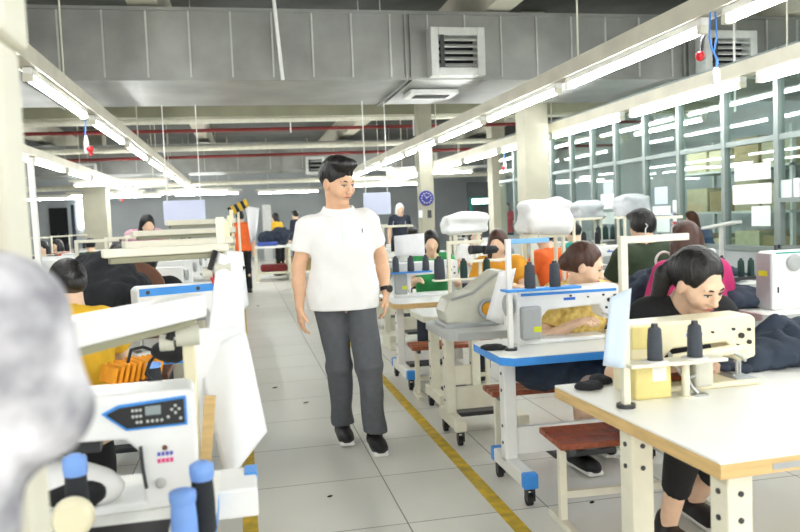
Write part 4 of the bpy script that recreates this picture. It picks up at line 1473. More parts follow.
# ------------------------------------------------------------------ the papers side of the aisle
mat('rib_orange', '#e99a1c', 0.85, var=0.15, scale=10)
mat('chair_brown', '#6b452f', 0.55, var=0.2)
mat('screen_blue', '#d4dbf3', 0.6, var=0.04, scale=2)
mat('cover_plastic', '#eef0ef', 0.3, var=0.04, bump=0.1, bscale=20)
mat('cover_grey', '#b9bdbf', 0.35, var=0.12, bump=0.2, bscale=12)
mat('hazard_yellow', '#d9b021', 0.5)
mat('carton_pale', '#bdb393', 0.8)
mat('fabric_white', '#f1f1ef', 0.8, var=0.04, bump=0.1, bscale=80)
mat('sticker_pink', '#e2528f', 0.5)
mat('sticker_blue', '#5a5fc0', 0.5)

# first machine, its panel towards the camera
lt = t_table('blue-edged sewing table at the aisle under the machine with a control panel', -1.30, -0.085, 1.47, 2.02, TZ, 'table_white', 'blue_paint', 'white_paint', 'blue_paint', (1.5, 2.0), True, 0.18)
MB().bb(1.19, 1.306, 0.36, 0.53, TZ - 0.075, TZ - 0.004).build('side_box', 'white_plastic', lt, 0.006)
MB().bb(1.275, 1.308, 0.46, 0.532, TZ - 0.02, TZ).build('box_corner', 'blue_paint', lt, 0.004)
MB().bb(0.62, 1.12, 0.04, 0.20, TZ - 0.002, TZ + 0.004).build('dark_strip', 'rubber', lt)  # thin black strip along the front of the tabletop
lm = machine('cream sewing machine with a black control panel facing the camera', (-0.375, 1.80, TZ), math.radians(184), L=0.50, H=0.265, D=0.13, body='machine_white', stripe=None, motor=None, knobs=False, panel=True, wheel=False)
y = 0.065
sk = MB()
for i, (dx, dz) in enumerate(((0, 0), (0.009, 0), (0.018, 0), (0.027, 0))):
    sk.bb(-0.195 + dx, -0.188 + dx, y - 0.001, y + 0.002, 0.105, 0.114)
sk.build('sticker', 'sticker_pink', lm)
sk = MB()
for dx in (0, 0.009, 0.018, 0.027):
    sk.bb(-0.195 + dx, -0.1885 + dx, y - 0.001, y + 0.002, 0.121, 0.129)
sk.build('sticker', 'sticker_blue', lm)
MB().cyl((-0.178, y - 0.001, 0.138), (-0.178, y + 0.002, 0.138), 0.006, n=12).build('sticker', 'chair_brown', lm)
MB().tube([(-0.135, y + 0.012, 0.055), (-0.130, y + 0.012, 0.10), (-0.128, y + 0.012, 0.15)], 0.004).build('lever', 'dark_steel', lm)
MB().lathe((-0.165, y, 0.06), [(0.012, 0), (0.012, -0.006), (0.006, -0.010)], 14, 'y').build('oil_cap', 'grille_metal', lm)
for (x0, x1) in ((-0.04, 0.13),):
    MB().bb(x0, x1, -0.03, 0.03, 0.135, 0.155).build('shaft', 'dark_steel', lm)
heap('white_cloth', 'white fabric under the needle of the panel machine', 'cloth', [((-0.44, 1.80, TZ + 0.07), (0.10, 0.06, 0.05)), ((-0.38, 1.79, TZ + 0.05), (0.09, 0.06, 0.04)), ((-0.52, 1.83, TZ + 0.07), (0.10, 0.06, 0.05))], 'fabric_white', 0.007, 0.012, 12, base=TZ + 0.0225)
heap('dark_scrap', 'black cloth strip on the white fabric at the panel machine', 'cloth', [((-0.42, 1.735, TZ + 0.055), (0.05, 0.010, 0.018)), ((-0.36, 1.735, TZ + 0.05), (0.04, 0.010, 0.024))], 'cloth_black', 0.006, 0.006, 20, base=TZ + 0.023)
# cones before it
for (px, py, Y, h, w) in ((202, 480, 1.56, 0.135, 'tall black thread cone with a light blue cap near the table corner'), (183, 502, 1.52, 0.10, 'light blue capped thread cone in front of the tall one'), (74, 452, 1.62, 0.155, 'black thread cone with a blue cap beside the cream winder')):
    q = PY(px, py, Y)
    o = cone(w, (q.x, Y, TZ + 0.0045), 'thread_dark' if h > 0.11 else 'cone_cap_blue', 0.024 if h > 0.11 else 0.026, h, cap='cone_cap_blue')
q = PY(70, 495, 1.52)
t = thing('bobbin_winder', 'rounded cream bobbin winder on the panel machine table', 'bobbin winder', (q.x, 1.53, TZ + 0.004))
MB().lathe((0, 0.0, 0.075), [(0.030, 0.02), (0.038, 0.012), (0.040, -0.01), (0.034, -0.022), (0.02, -0.026)], 24, 'y').build('disc', 'machine_cream', t)
MB().bb(-0.012, 0.012, -0.01, 0.012, 0, 0.06).build('bracket', 'machine_bone', t, 0.003)
tag(MB().box((PY(185, 472, 1.72).x, 1.70, TZ + 0.012), (0.055, 0.03, 0.012), (0, 0, 0.3)).build('red_tape', 'red_plastic', None, 0.003), 'small red tape piece lying by the panel machine', 'tape')
tag(MB().box((PY(207, 450, 2.1).x, 2.10, 0.70), (0.03, 0.012, 0.28), (0, 0.12, 0)).bb(PY(207, 450, 2.1).x - 0.02, PY(207, 450, 2.1).x + 0.02, 2.09, 2.11, 0.0, 0.58).build('wood_batten', 'table_wood'), 'raw wood batten standing behind the hanging papers', 'batten')

# posts with a swing arm, one at each station
def swing(label, x, y, z, reach, back, w=0.05, ztop=None, m='machine_cream', hgt=0.055, z0=0.0):
    t = thing('swing_arm', label, 'swing arm', (x, y, 0))
    MB().bb(-0.016, 0.016, -0.016, 0.016, z0, ztop or z + 0.03).build('post', m, t, 0.004)
    MB().cyl((0, 0, z0), (0, 0, z0 + 0.02), 0.045, n=18).build('base', 'dark_steel', t)
    MB().bar((0.02, 0, z), (-reach, -back, z), w, hgt).build('arm', 'machine_white' if y < 2.5 else 'frame_cream', t, 0.006)
    MB().bar((0.0, -0.002, z - hgt / 2 - 0.012), (-reach * 0.95, -back * 0.95, z - hgt / 2 - 0.012), w * 0.7, 0.02).build('arm_underside_shade', 'olive_paint_and_shade', t, 0.003)  # olive strip paints the shade on the arm's underside
    MB().cyl((-0.03, -0.035, z - 0.075), (0.03, -0.03, z - 0.075), 0.028, n=18).cyl((-0.07, -0.04, z - 0.09), (-0.035, -0.04, z - 0.09), 0.022, n=18).build('joint', 'machine_bone', t)
    MB().tube([(-0.03, -0.05, z - 0.04), (-0.02, -0.055, z - 0.01), (-0.045, -0.06, z - 0.08)], 0.010).build('cable', 'rubber', t)
    return t


swing('cream post with a long white swing arm just behind the panel machine', PY(192, 400, 2.12).x, 2.12, 1.085, 0.33, 0.62, 0.08, hgt=0.06)
swing('white post with a swing arm at the second station, hung with papers', PY(222, 260, 2.95).x, 2.95, 1.215, 0.40, 0.15, 0.06, 1.33, z0=TZ, m='frame_cream', hgt=0.03)
swing('cream post with a swing arm at the third station, seen above the blue-striped board', PY(228, 255, 4.32).x, 4.32, 1.215, 0.52, 0.20, 0.08, 1.32, z0=TZ, hgt=0.035)
swing('cream post with a swing arm at the fourth station along the aisle', PY(231, 245, 5.2).x, 5.2, 1.265, 0.60, 0.2, 0.08, 1.36, hgt=0.035)
swing('cream post with a swing arm at the fifth station along the aisle', PY(233, 245, 6.4).x, 6.4, 1.33, 0.5, 0.2, 0.08, 1.42, hgt=0.04)
tag(sheet('red_strap', 'red_plastic', None, [[PY(207 + i * 2.2 + j * 5, 271 + i * 5 - j * 1, 2.90) for j in range(2)] for i in range(6)], 0.004), 'red strap hanging on the post above the blue-striped board', 'strap')

# papers hung along the aisle
hung_sheet('paper_pattern', 'large white pattern sheet hanging at the aisle beside the panel machine', 'paper', PY(196, 352, 2.20), PY(246, 332, 2.22), PY(226, 482, 2.12), PY(268, 432, 2.18), 'paper', 12, 20, 0.02)
hung_sheet('paper_pattern', 'second white pattern sheet hanging behind the large one', 'paper', PY(188, 330, 2.145), PY(243, 325, 2.25), PY(205, 440, 2.20), PY(250, 400, 2.28), 'paper', 12, 16, 0.015)
hung_sheet('paper_pattern', 'tall white pattern sheet hung on the second station post', 'paper', PY(218, 252, 2.90), PY(243, 262, 2.92), PY(205, 352, 2.85), PY(246, 345, 2.90), 'paper', 10, 16, 0.02)
hung_sheet('paper_pattern', 'narrow white pattern sheet hanging with a black print at the third station post', 'paper', PY(226, 250, 4.0), PY(243, 252, 4.0), PY(233, 320, 3.95), PY(249, 305, 4.0), 'paper', 8, 14, 0.015)
hung_sheet('paper_pattern', 'pointed white sheet dangling over the aisle before the far cutting table', 'paper', PY(245, 206, 7.5), PY(259, 208, 7.46), PY(252, 242, 7.46), PY(256, 240, 7.46), 'paper', 8, 14, 0.03)
pm = MB()
for (px, py) in ((236, 268), (241, 272), (238, 275), (243, 268)):
    q = PY(px, py, 3.93)
    pm.box(q, (0.016, 0.003, 0.02), (0, 0.6, 0))
tag(pm.build('print_patch', 'cloth_black'), 'black print patch on the narrow pattern sheet', 'print')

# second station
l2 = t_table('white sewing table of the second station with the orange ribbed pieces', -1.25, 0.0, 2.62, 3.25, TZ, 'table_white', 'white_paint', 'white_paint', 'white_paint', (2.7, 3.2), True, 0.2)
t = thing('ribbed_stack', 'stack of bright orange ribbed knit pieces on the second station table', 'fabric stack', PZ(118, 384, TZ))
for i in range(9):
    y0 = -0.02 + i * 0.018
    MB().box((-0.03 + i * 0.020, y0, 0.045 + 0.002 * (i % 3)), (0.016, 0.16, 0.085 - 0.004 * abs(i - 4)), (0.0, 0.25, 0.5)).build('knit_piece', 'rib_orange', t, 0.005)
tag(MB().tube([PY(128, 362, 2.7), PY(131, 350, 2.75), PY(143, 347, 2.8), PY(158, 352, 2.8), PY(150, 362, 2.75), PY(146, 374, 2.75), PY(155, 384, 2.72)], 0.006).build('cable', 'rubber'), 'black cable looping over the orange ribbed pieces', 'cable')
cone('black thread cone with a pale blue cap by the orange ribbed pieces', PZ(155, 384, TZ), 'thread_dark', 0.028, 0.08, cap='cone_cap_blue')
l2m = machine('white machine head of the second station, mostly behind the swing arm', (-0.98, 3.05, TZ), math.radians(182), L=0.5, H=0.25, body='machine_white', knobs=False, motor='machine_grey', sticker=False)
heap('dark_scrap', 'black and white cloth scrap at the second station beneath the swing arm', 'cloth', [(PY(165, 350, 2.75), (0.05, 0.03, 0.035)), (PY(176, 354, 2.78), (0.04, 0.03, 0.03))], 'cloth_black', 0.008, 0.012, 18, base=TZ)

# third station: board with blue top edge
l3 = t_table('white sewing table of the third station under the blue-striped board', -1.25, -0.05, 3.85, 4.5, TZ, 'table_white', 'blue_paint', 'white_paint', 'blue_paint', (3.9, 4.4), True, 0.2)
l3m = machine('white machine with a bright blue top stripe, turned toward the aisle', (-0.30, 3.98, TZ), math.radians(203), L=0.50, H=0.335, D=0.12, body='machine_white', knobs=False, motor=None, stripe=None, wheel=False)
MB().bb(-0.235, 0.24, 0.058, 0.064, 0.298, 0.335).build('stripe', 'blue_paint', l3m)
s = MB()
for x in (0.2, -0.05, -0.2):
    s.cyl((x, 0.06, 0.316), (x, 0.067, 0.316), 0.010, n=12)
s.build('screw', 'dark_steel', l3m)
heap('black_fabric', 'big heap of black fabric on the third station table', 'fabric', [(PY(98, 276, 4.35), (0.20, 0.14, 0.12)), (PY(112, 285, 4.3), (0.18, 0.13, 0.13)), (PY(90, 288, 4.3), (0.17, 0.14, 0.14)), (PY(108, 295, 4.25), (0.22, 0.16, 0.14))], 'denim_black', 0.011, 0.04, 10, base=TZ)
t = thing('chair', 'chair with a rounded brown back beside the black fabric heap', 'chair', (PY(136, 270, 4.95).x, 4.95, 0))
pts = []
for i in range(13):
    a = PI * i / 12
    pts.append((0.17 * math.cos(a), 0.92 + 0.17 * math.sin(a)))
MB().prism([(0.17, 0.6)] + pts + [(-0.17, 0.6)], -0.02, 0.02, 'xz').build('backrest', 'chair_brown', t, 0.008)
MB().bb(-0.19, 0.19, -0.36, 0.02, 0.40, 0.44).build('seat', 'chair_brown', t, 0.01)
for sx in (-0.16, 0.16):
    for yy in (0.0, -0.33):
        MB().cyl((sx, yy, 0), (sx, yy, 0.41), 0.013, n=10).build('leg', 'dark_steel', t)
    MB().cyl((sx, 0, 0.41), (sx, 0, 0.62), 0.012, n=10).build('upright', 'dark_steel', t)

# people on this side
person('woman with dark hair in a yellow shirt seated at the second station, back turned', (PY(68, 290, 3.4).x, 3.42), 14, 'sit', lean=10, head=(20, 22, 0), s=0.92, seat=0.385, shirt='cloth_yellow', pants='cloth_black', hair='bun', hairm='hair_black', res=0.010, hem=-0.02)
person('woman in grey speckled blouse standing out of focus at the frame edge', (-0.365, 0.74), 0, 'stand', J=dict(eR=V(0.172, 0.04, 1.13), wR=V(-0.03, 0.2, 0.98), eL=V(-0.19, -0.02, 1.0), wL=V(-0.15, 0.15, 0.85)), lean=2, s=0.865, shirt='cloth_speckle', sleeve='long', pants='cloth_black', hair='bob', hairm='hair_black', res=0.010, hem=-0.05, hands=(V(0.17, 0.02, 0.80), V(-0.14, 0.22, 0.86)))
t = thing('post', 'thick cream post out of focus beside the speckled blouse', 'post', (PY(16, 150, 1.05).x - 0.155, 1.05, 0))
MB().bb(-0.10, 0.155, -0.05, 0.05, 0, 1.54).build('post_shaft', 'cream_paint', t, 0.01)
MB().bb(-0.10, 0.166, -0.06, 0.06, 1.54, CZ).build('post_casing', 'cream_paint', t, 0.01)
q0, q1 = PY(40, 245, 4.4), PY(30, 158, 4.4)
tag(MB().bar((q0.x, 4.4, 0.0), (q1.x, 4.4, q1.z), 0.03).build('thin_post', 'white_paint', None, 0.004), 'thin white post behind the thick blurred post', 'post')
# hazard striped guard
q = PY(238, 208, 7.5)
t = thing('hazard_guard', 'black and yellow striped guard on a slim post at the aisle', 'guard', (q.x, 7.5, 0))
MB().cyl((0, 0, 0), (0, 0, q.z - 0.04), 0.012, n=10).build('post', 'frame_cream', t)
for i in range(6):
    a = Vector((-0.085 + 0.030 * i, 0, q.z - 0.035 + 0.014 * i))
    MB().cyl(a, a + Vector((0.028, 0, 0.0131)), 0.042, n=16).build('stripe', 'hazard_yellow' if i % 2 else 'black_plastic', t)

# pale screens hung over the rows
def screen(label, x0, y0, x1, y1, Y):
    a, b = PY(x0, y0, Y), PY(x1, y1, Y)
    t = thing('hanging_screen', label, 'screen', ((a.x + b.x) / 2, Y, b.z))
    w, h = (b.x - a.x) / 2, a.z - b.z
    MB().bb(-w, w, -0.012, 0.012, 0, h).build('panel', 'screen_blue', t, 0.004)
    for sx in (-w * 0.8, w * 0.8):
        MB().cyl((sx, 0, h), (sx, 0, CZ - b.z), 0.006, n=6).build('rod', 'white_paint', t)


screen('pale blue-white screen hanging over the papers side machines', 163, 201, 206, 223, 9.4)
screen('pale blue-white screen hanging just past the walking man', 363, 193, 391, 214, 9.2)
# ------------------------------------------------------------------ rows of further stations
pt = t_table('', 0, 1.15, 0, 0.55, TZ, 'table_white', 'table_grey', 'frame_cream', 'frame_cream', None, False, 0.2, casters=False)
pmac = machine('', (0, 0, 0), 0, L=0.50, H=0.27, body='machine_white', motor='machine_grey')
pst = stand('', 0, 0, 0, 0.56, 0.3, (0.30,), 'frame_cream', 'frame_cream', (0, 0.32), 0.012)
pco = cone('', (0, 0, 0), 'thread_dark', 0.027, 0.115)
protos = {'t': pt, 'm': pmac, 's': pst, 'c': pco}
used = {}


def place(k, loc, rz, label, group):
    if k not in used:
        used[k] = 1
        o = protos[k]
        o.location = loc
        o.rotation_euler = (0, 0, rz)
        o['label'] = label
        o['group'] = group
        return o
    return dup(protos[k], loc, rz, label, group)


def station(x, y, back, where, ncones=2, mac=True):
    """x: aisle-side end; back=True: operator nearer the camera"""
    w = 1.15
    rz = PI if back else 0
    ox, oy = (x + w, y + 0.55) if back else (x, y)
    place('t', (ox, oy, 0), rz, 'sewing table at ' + where, 'tables of the further stations')
    cx = x + w * 0.5
    if mac:
        place('m', (cx, y + 0.28, TZ), rz, 'white sewing machine at ' + where, 'machines of the further stations')
    sy = y + (0.42 if back else 0.12)
    place('s', (cx - 0.42, sy, TZ), 0, 'cream thread stand at ' + where, 'thread stands of the further stations')
    for i in range(ncones):
        place('c', (cx - 0.42 + 0.10 + 0.14 * i, sy, TZ + 0.301), 0, 'dark cone %s at %s' % (('by the pole', 'off the pole')[i], where), 'cones of the further stations')


NTH = ['first', 'second', 'third', 'fourth', 'fifth', 'sixth', 'seventh', 'eighth', 'ninth', 'tenth']
for i in range(8):
    station(-1.35, 5.55 + 1.25 * i, True, NTH[i] + ' far papers-side station')
for i in range(8):
    station(-3.15, 4.9 + 1.3 * i, True, NTH[i] + ' station behind the papers side')
for i in range(6):
    station(-5.1, 9.0 + 1.4 * i, True, NTH[i] + ' outer station near the hall column')
for i in range(6):
    station(1.2, 7.2 + 1.3 * i, False, NTH[i] + ' far station past the three cones')
for i in range(6):
    if i not in (0, 4):
        station(2.95, 3.95 + 1.35 * i, False, NTH[i] + ' station along the glass partition')

# ---- goods on the far tables
GOODS = [('dark folded garments', 'cloth_black'), ('white cut pieces', 'fabric_white'), ('navy cut pieces', 'denim'), ('green cloth bundle', 'cloth_leaf'), ('grey cut pieces', 'cloth_grey'), ('amber cloth bundle', 'cloth_amber')]
for i in range(7):
    for (x0, y0, dy, wh, st) in ((-1.12, 5.75, 1.25, 'far papers-side station', 0), (-2.9, 5.1, 1.3, 'station behind the papers side', 3), (3.75, 5.5, 1.35, 'station along the glass partition', 2)):
        if wh.endswith('partition') and i in (3, 5, 6):
            continue
        g, m = GOODS[(i * 2 + st) % 6]
        k = i + (1 if wh.endswith('partition') else 0)
        heap('garment_pile', '%s piled on the table at %s %s' % (g, NTH[k], wh), 'garments', [((x0, y0 + dy * i, TZ + 0.08), (0.17, 0.14, 0.09 + 0.04 * (i % 3))), ((x0 + 0.12, y0 + dy * i + 0.03, TZ + 0.05), (0.16, 0.13, 0.07))], m, 0.016, 0.04, 9, base=TZ)

# ---- people further back
P_ = [
    ('woman in black top at the first far station, back turned', 150, 262, 5.3, 15, 'cloth_black', 'bun', 'hair_black', 'sit'),
    ('woman in pale peach top beside the black fabric heap', 108, 256, 6.3, -40, 'cloth_peach', 'bun', 'hair_black', 'sit'),
    ('woman in white top behind the one in peach', 113, 246, 7.8, -10, 'cloth_white', 'bob', 'hair_black', 'sit'),
    ('person in bright green shirt by the hall column', 127, 238, 9.8, 40, 'cloth_leaf', 'short', 'hair_black', 'sit'),
    ('dark-clothed person with a white headband near the thin post', 47, 228, 12.25, 160, 'cloth_black', 'bun', 'hair_black', 'sit'),
    ('small figure in red top between the thin post and the column', 63, 234, 13.55, 150, 'cloth_red', 'bob', 'hair_black', 'sit'),
    ('person in dark top with green fabric before the hall column', 92, 240, 12.2, 20, 'cloth_green', 'short', 'hair_black', 'sit'),
    ('woman in green and red beyond the three cones, wearing dark hair', 430, 243, 6.9, 170, 'cloth_leaf', 'bob', 'hair_black', 'sit'),
    ('woman with long brown hair and an amber apron by the cream tray', 501, 232, 5.9, 150, 'cloth_amber', 'long', 'hair_brown', 'sit'),
    ('person in bright orange shirt bending behind the white plastic cover', 557, 232, 6.4, 25, 'cloth_orange', 'short', 'hair_black', 'sit'),
    ('person in teal shirt in front of the partition', 585, 228, 7.6, 30, 'cloth_teal', 'short', 'hair_black', 'sit'),
    ('person in white top seated behind the amber apron', 474, 240, 8.75, 170, 'cloth_white', 'bob', 'hair_black', 'sit'),
    ('person in navy top with a white headscarf beneath the pale screen', 399, 217, 14.6, 190, 'cloth_navy', 'bob', 'cloth_white', 'stand'),
    ('small figure in red before the lit far window', 506, 211, 18.0, 170, 'cloth_red', 'bob', 'hair_black', 'stand'),
    ('person in black passing behind the tables by the round column', 412, 240, 9.6, 170, 'cloth_navy', 'short', 'hair_black', 'sit'),
]
for (lab, px, py, Y, face, sh, hr, hm, pose) in P_:
    q = PY(px, py, Y)
    s = 0.92
    hz = (0.385 + 0.09 * s + 0.63 * s) if pose == 'sit' else 1.53 * s
    f = math.radians(face)
    person(lab, (q.x, Y), face, pose, lean=12 if pose == 'sit' else 4, head=(0, 15, 0), s=s, shirt=sh, pants='cloth_navy', hair=hr, hairm=hm, res=0.013, seat=0.385, female=hr != 'short', hem=-0.03, sleeve='short',
           z=0.0)
q = PY(640, 232, 4.9)
person('man in dark green shirt seen from behind, near the glass partition', (q.x, 4.75), 6, 'sit', lean=6, head=(0, 12, 0), s=1.04, seat=0.385, shirt='cloth_green', pants='cloth_navy', hair='short', hairm='hair_black', res=0.010, female=False, girth=1.08, hem=-0.04)
q = PY(690, 245, 3.95)
person('woman in magenta top with brown hair, back turned, behind the woman in black', (q.x + 0.0, 3.80), -6, 'sit', lean=20, head=(0, 14, 0), s=1.0, seat=0.385, shirt='cloth_magenta', sleeve='long', pants='cloth_navy', hair='long', hairm='hair_brown', res=0.010, hem=-0.04)
person('person in orange vest and black trousers standing in the aisle far ahead', (PY(242, 240, 14.4).x, 14.4), 20, 'stand', lean=3, s=0.9, shirt='cloth_orange', pants='cloth_black', hair='bun', hairm='hair_black', res=0.013, hem=-0.05)
person('person in yellow shirt standing behind the far cutting table', (PY(280, 236, 18.6).x, 18.7), 60, 'stand', lean=8, s=0.9, shirt='cloth_yellow', pants='cloth_black', hair='bob', hairm='hair_black', res=0.014)
person('person in navy jacket standing beside the one in yellow at the far table', (PY(292, 236, 18.6).x + 0.2, 19.3), 40, 'stand', lean=4, s=0.92, shirt='cloth_navy', sleeve='long', pants='cloth_black', hair='short', hairm='hair_black', res=0.014)
q = PY(138, 222, 9.3)
person('person in pink striped top leaning over at the screen', (q.x, 9.3), 200, 'stand', lean=42, head=(0, 20, 0), s=0.95, shirt='cloth_pink', pants='cloth_navy', hair='bob', hairm='hair_black', res=0.013)

# ---- far cutting table
mat('bundle_red', '#7c2b2b', 0.85, var=0.2)
a, b = PY(253, 250, 17.2), PY(302, 250, 17.2)
t = thing('cutting_table', 'long cream cutting table at the end of the aisle', 'table', (a.x, 17.0, 0))
W = b.x - a.x + 0.6
MB().bb(0, W, 0, 1.1, 0.74, 0.79).build('tabletop', 'table_white', t, 0.004)
MB().bb(0.02, W - 0.02, 0.05, 1.05, 0.16, 0.20).build('shelf', 'frame_cream', t)
for x in (0.03, W * 0.45, W - 0.09):
    for yy in (0.04, 1.0):
        MB().bb(x, x + 0.06, yy, yy + 0.06, 0, 0.74).build('leg', 'frame_cream', t)
heap('garment_pile', 'dark garments piled on the far cutting table', 'garments', [((a.x + 0.35, 17.5, 0.95), (0.22, 0.2, 0.18)), ((a.x + 0.62, 17.5, 1.0), (0.24, 0.2, 0.22))], 'denim', 0.02, 0.06, 7, base=0.79)
tag(MB().bb(a.x + 0.1, a.x + 0.55, 17.05, 17.3, 0.79, 0.88).build('blue_bundle', 'cloth_blue', None, 0.03), 'blue folded bundle at the front of the far cutting table', 'bundle')
tag(MB().bb(a.x + 0.15, a.x + 0.75, 17.25, 17.7, 0.201, 0.36).build('red_bundle', 'bundle_red', None, 0.05), 'red bundle on the shelf under the far cutting table', 'bundle')
tag(MB().bb(a.x + 0.8, a.x + 1.3, 17.2, 17.7, 0.20, 0.5).build('carton', 'carton', None, 0.01), 'brown carton on the shelf under the far cutting table', 'carton')

# ---- clock on its column
q = PY(426.5, 198, 11.45)
t = thing('wall_clock', 'round blue wall clock with white numerals on the slim column', 'clock', (q.x, 11.475, q.z))
MB().lathe((0, 0, 0), [(0.115, 0.0), (0.115, 0.02), (0.10, 0.028)], 28, 'y').build('clock_case', 'clock_blue', t)
tk = MB()
for i in range(12):
    a_ = 2 * PI * i / 12
    tk.box((0.078 * math.sin(a_), -0.03, 0.078 * math.cos(a_)), (0.012, 0.004, 0.018), (0, a_, 0))
tk.build('numerals', 'white_plastic', t)
MB().box((0.018, -0.034, 0.012), (0.007, 0.003, 0.055), (0, 1.0, 0)).build('hour_hand', 'white_plastic', t)
MB().box((-0.015, -0.034, 0.02), (0.005, 0.003, 0.075), (0, -0.6, 0)).build('minute_hand', 'white_plastic', t)
for px, w in ((421, 'small white notice on the slim column below the clock'), (430, 'small dark box on the slim column below the clock')):
    q = PY(px, 214, 11.45)
    tag(MB().bb(q.x - 0.03, q.x + 0.03, 11.47, 11.489, q.z - 0.06, q.z + 0.06).build('notice' if px == 421 else 'switch_box', 'paper' if px == 421 else 'dark_steel'), w, 'notice' if px == 421 else 'switch')

# ---- far end of the hall
def panel(name, lab, cat, x0, y0, x1, y1, Y, m, d=0.06):
    a, b = PY(x0, y0, Y), PY(x1, y1, Y)
    o = MB().bb(a.x, b.x, Y - d, Y, max(0, b.z), a.z).build(name, m)
    return tag(o, lab, cat)


struct('door_1', MB().bb(PY(48, 200, 27.9).x, PY(66, 200, 27.9).x, 27.9, 27.99, 0, 2.1), 'dark_void')
panel('navy_curtain', 'navy curtain hanging beside the bright opening at the far wall', 'curtain', 71, 205, 79, 275, 27.5, 'denim', 0.1)
mat('window_daylight', '#f2f6f4', 0.4, emit=3.0, var=0.02)
wf = struct('window_21', MB().bb(PY(470, 196, 22.6).x - 0.1, PY(502, 196, 22.6).x + 0.1, 22.6, 22.7, 0, 2.3), 'wall_dark')
a, b = PY(472, 199, 22.5), PY(500, 203, 22.5)
wl = MB().bb(a.x, b.x, 22.5, 22.58, b.z, a.z).build('window_22', 'window_daylight')
wl['kind'] = 'structure'
fr = MB().bb(a.x - 0.06, b.x + 0.06, 22.48, 22.6, b.z - 0.05, b.z).bb(a.x - 0.06, b.x + 0.06, 22.48, 22.6, a.z, a.z + 0.05).bb(a.x - 0.06, a.x, 22.48, 22.6, b.z - 0.5, a.z).bb(b.x, b.x + 0.06, 22.48, 22.6, b.z - 0.5, a.z).build('window_frame', 'cloth_teal', wl)
a = PY(85, 214, 27.8)
wl = MB().bb(a.x - 0.25, a.x + 0.35, 27.9, 27.98, a.z - 0.5, a.z + 0.5).build('window_23', 'window_daylight')
wl['kind'] = 'structure'
panel('pale_panel', 'tall pale panel at the far wall beyond the cutting table', 'panel', 262, 205, 274, 275, 27.0, 'grille_metal', 0.05)

# ---- white covers over machines
def cover(label, px0, py0, px1, py1, Y, m, dz=0.0):
    a, b = PY(px0, py0, Y), PY(px1, py1, Y)
    cx, cz = (a.x + b.x) / 2, (a.z + b.z) / 2
    w, h = abs(b.x - a.x) / 2, abs(a.z - b.z) / 2
    sd = random.randint(0, 99)
    o = sdf_mesh('dust_cover', [('bx', ((0, 0, 0), (w, 0.16, h), 0.04), 'u', 0), ('bx', ((0, 0, h * 0.6), (w * 0.75, 0.1, h * 0.55), 0.05), 'u', 0.08)], 0.012, m, None, noise=lambda P: vnoise(P * A((6, 6, 16)) + sd, sd) * 0.05)
    o.location = (cx, Y, cz)
    tag(o, label, 'dust cover')
    return cx, Y, cz - h


for args in (('white plastic dust cover beside the cream column', 521, 203, 565, 234, 6.0, 'cover_plastic'), ('white dust cover over the machine behind the cream thread stand', 443, 216, 485, 232, 8.1, 'cover_plastic'),
             ('grey plastic cover bundled before the glass by the teal shirt', 575, 204, 600, 218, 9.0, 'cover_grey'), ('grey clear plastic bag hung before the middle panes', 619, 197, 645, 216, 8.2, 'cover_grey')):
    cx, cy, zb = cover(*args)
    w = args[0].split(' dust')[0].split(' plastic')[0]
    t = thing('rack', 'slim rack carrying the ' + args[0], 'rack', (cx, cy, 0))
    for sx in (-0.14, 0.14):
        for sy in (-0.08, 0.08):
            MB().bb(sx - 0.012, sx + 0.012, sy - 0.012, sy + 0.012, 0, zb + 0.005).build('leg', 'frame_cream', t)
    MB().bb(-0.17, 0.17, -0.11, 0.11, zb - 0.02, zb + 0.012).build('shelf', 'frame_cream', t)

# ---- large white machine near the partition
q = PZ(773, 311, 0.70)
lt2 = t_table('white sewing table under the big white machine with a yellow sticker', q.x - 0.12, q.x + 1.2, q.y - 0.12, q.y + 0.5, 0.70, 'table_white', 'table_grey', 'frame_cream', 'frame_cream', None, True, 0.3, casters=False)
t = thing('sewing_machine', 'big boxy white machine with a yellow sticker near the glass partition', 'sewing machine', (q.x, q.y, 0.70))
k = q.y / 760
Hh = (312 - 244) * k
MB().bb(0, 0.60, 0, 0.13, 0, Hh).build('machine_body', 'machine_white', t, 0.014, 3)
MB().bb(-0.012, 0.0, 0.004, 0.126, 0.01, Hh - 0.012).build('side_cover', 'machine_grey', t, 0.004)
MB().bb(-0.0145, -0.0115, 0.03, 0.10, Hh * 0.58, Hh * 0.67).build('sticker', 'sticker_yellow', t)
MB().bb(0.02, 0.6, -0.003, 0.0, Hh - 0.014, Hh - 0.006).build('stripe', 'cloth_teal', t)
MB().lathe((27 * k, 0.0, Hh * 0.80), [(9 * k, 0.0), (10 * k, 0.012), (8 * k, 0.02), (4 * k, 0.022)], 24, 'y').build('handwheel', 'machine_grey', t)
MB().bb(6 * k, 6 * k + 0.008, -0.004, 0.0, Hh * 0.3, Hh * 0.4).build('slot', 'black_plastic', t)
tag(MB().cyl((q.x + 0.1, q.y + 0.1, 0.70 + Hh), (q.x + 0.1, q.y + 0.1, 0.70 + Hh + 0.03), 0.010, n=10).build('spool_pin', 'dark_steel'), 'short dark pin on top of the big white machine', 'pin')
heap('garment_pile', 'dark garments heaped between the magenta top and the big white machine', 'garments', [(PY(722, 296, 4.0), (0.20, 0.14, 0.07)), (PY(742, 300, 3.9), (0.16, 0.12, 0.06))], 'denim', 0.012, 0.03, 10, base=TZ)
q2 = PY(700, 300, 4.05)
t_table('white sewing table in front of the woman in magenta', 2.05, 2.70, 4.02, 4.5, TZ, 'table_white', 'table_grey', 'frame_cream', 'frame_cream', None, True, 0.2, casters=False)
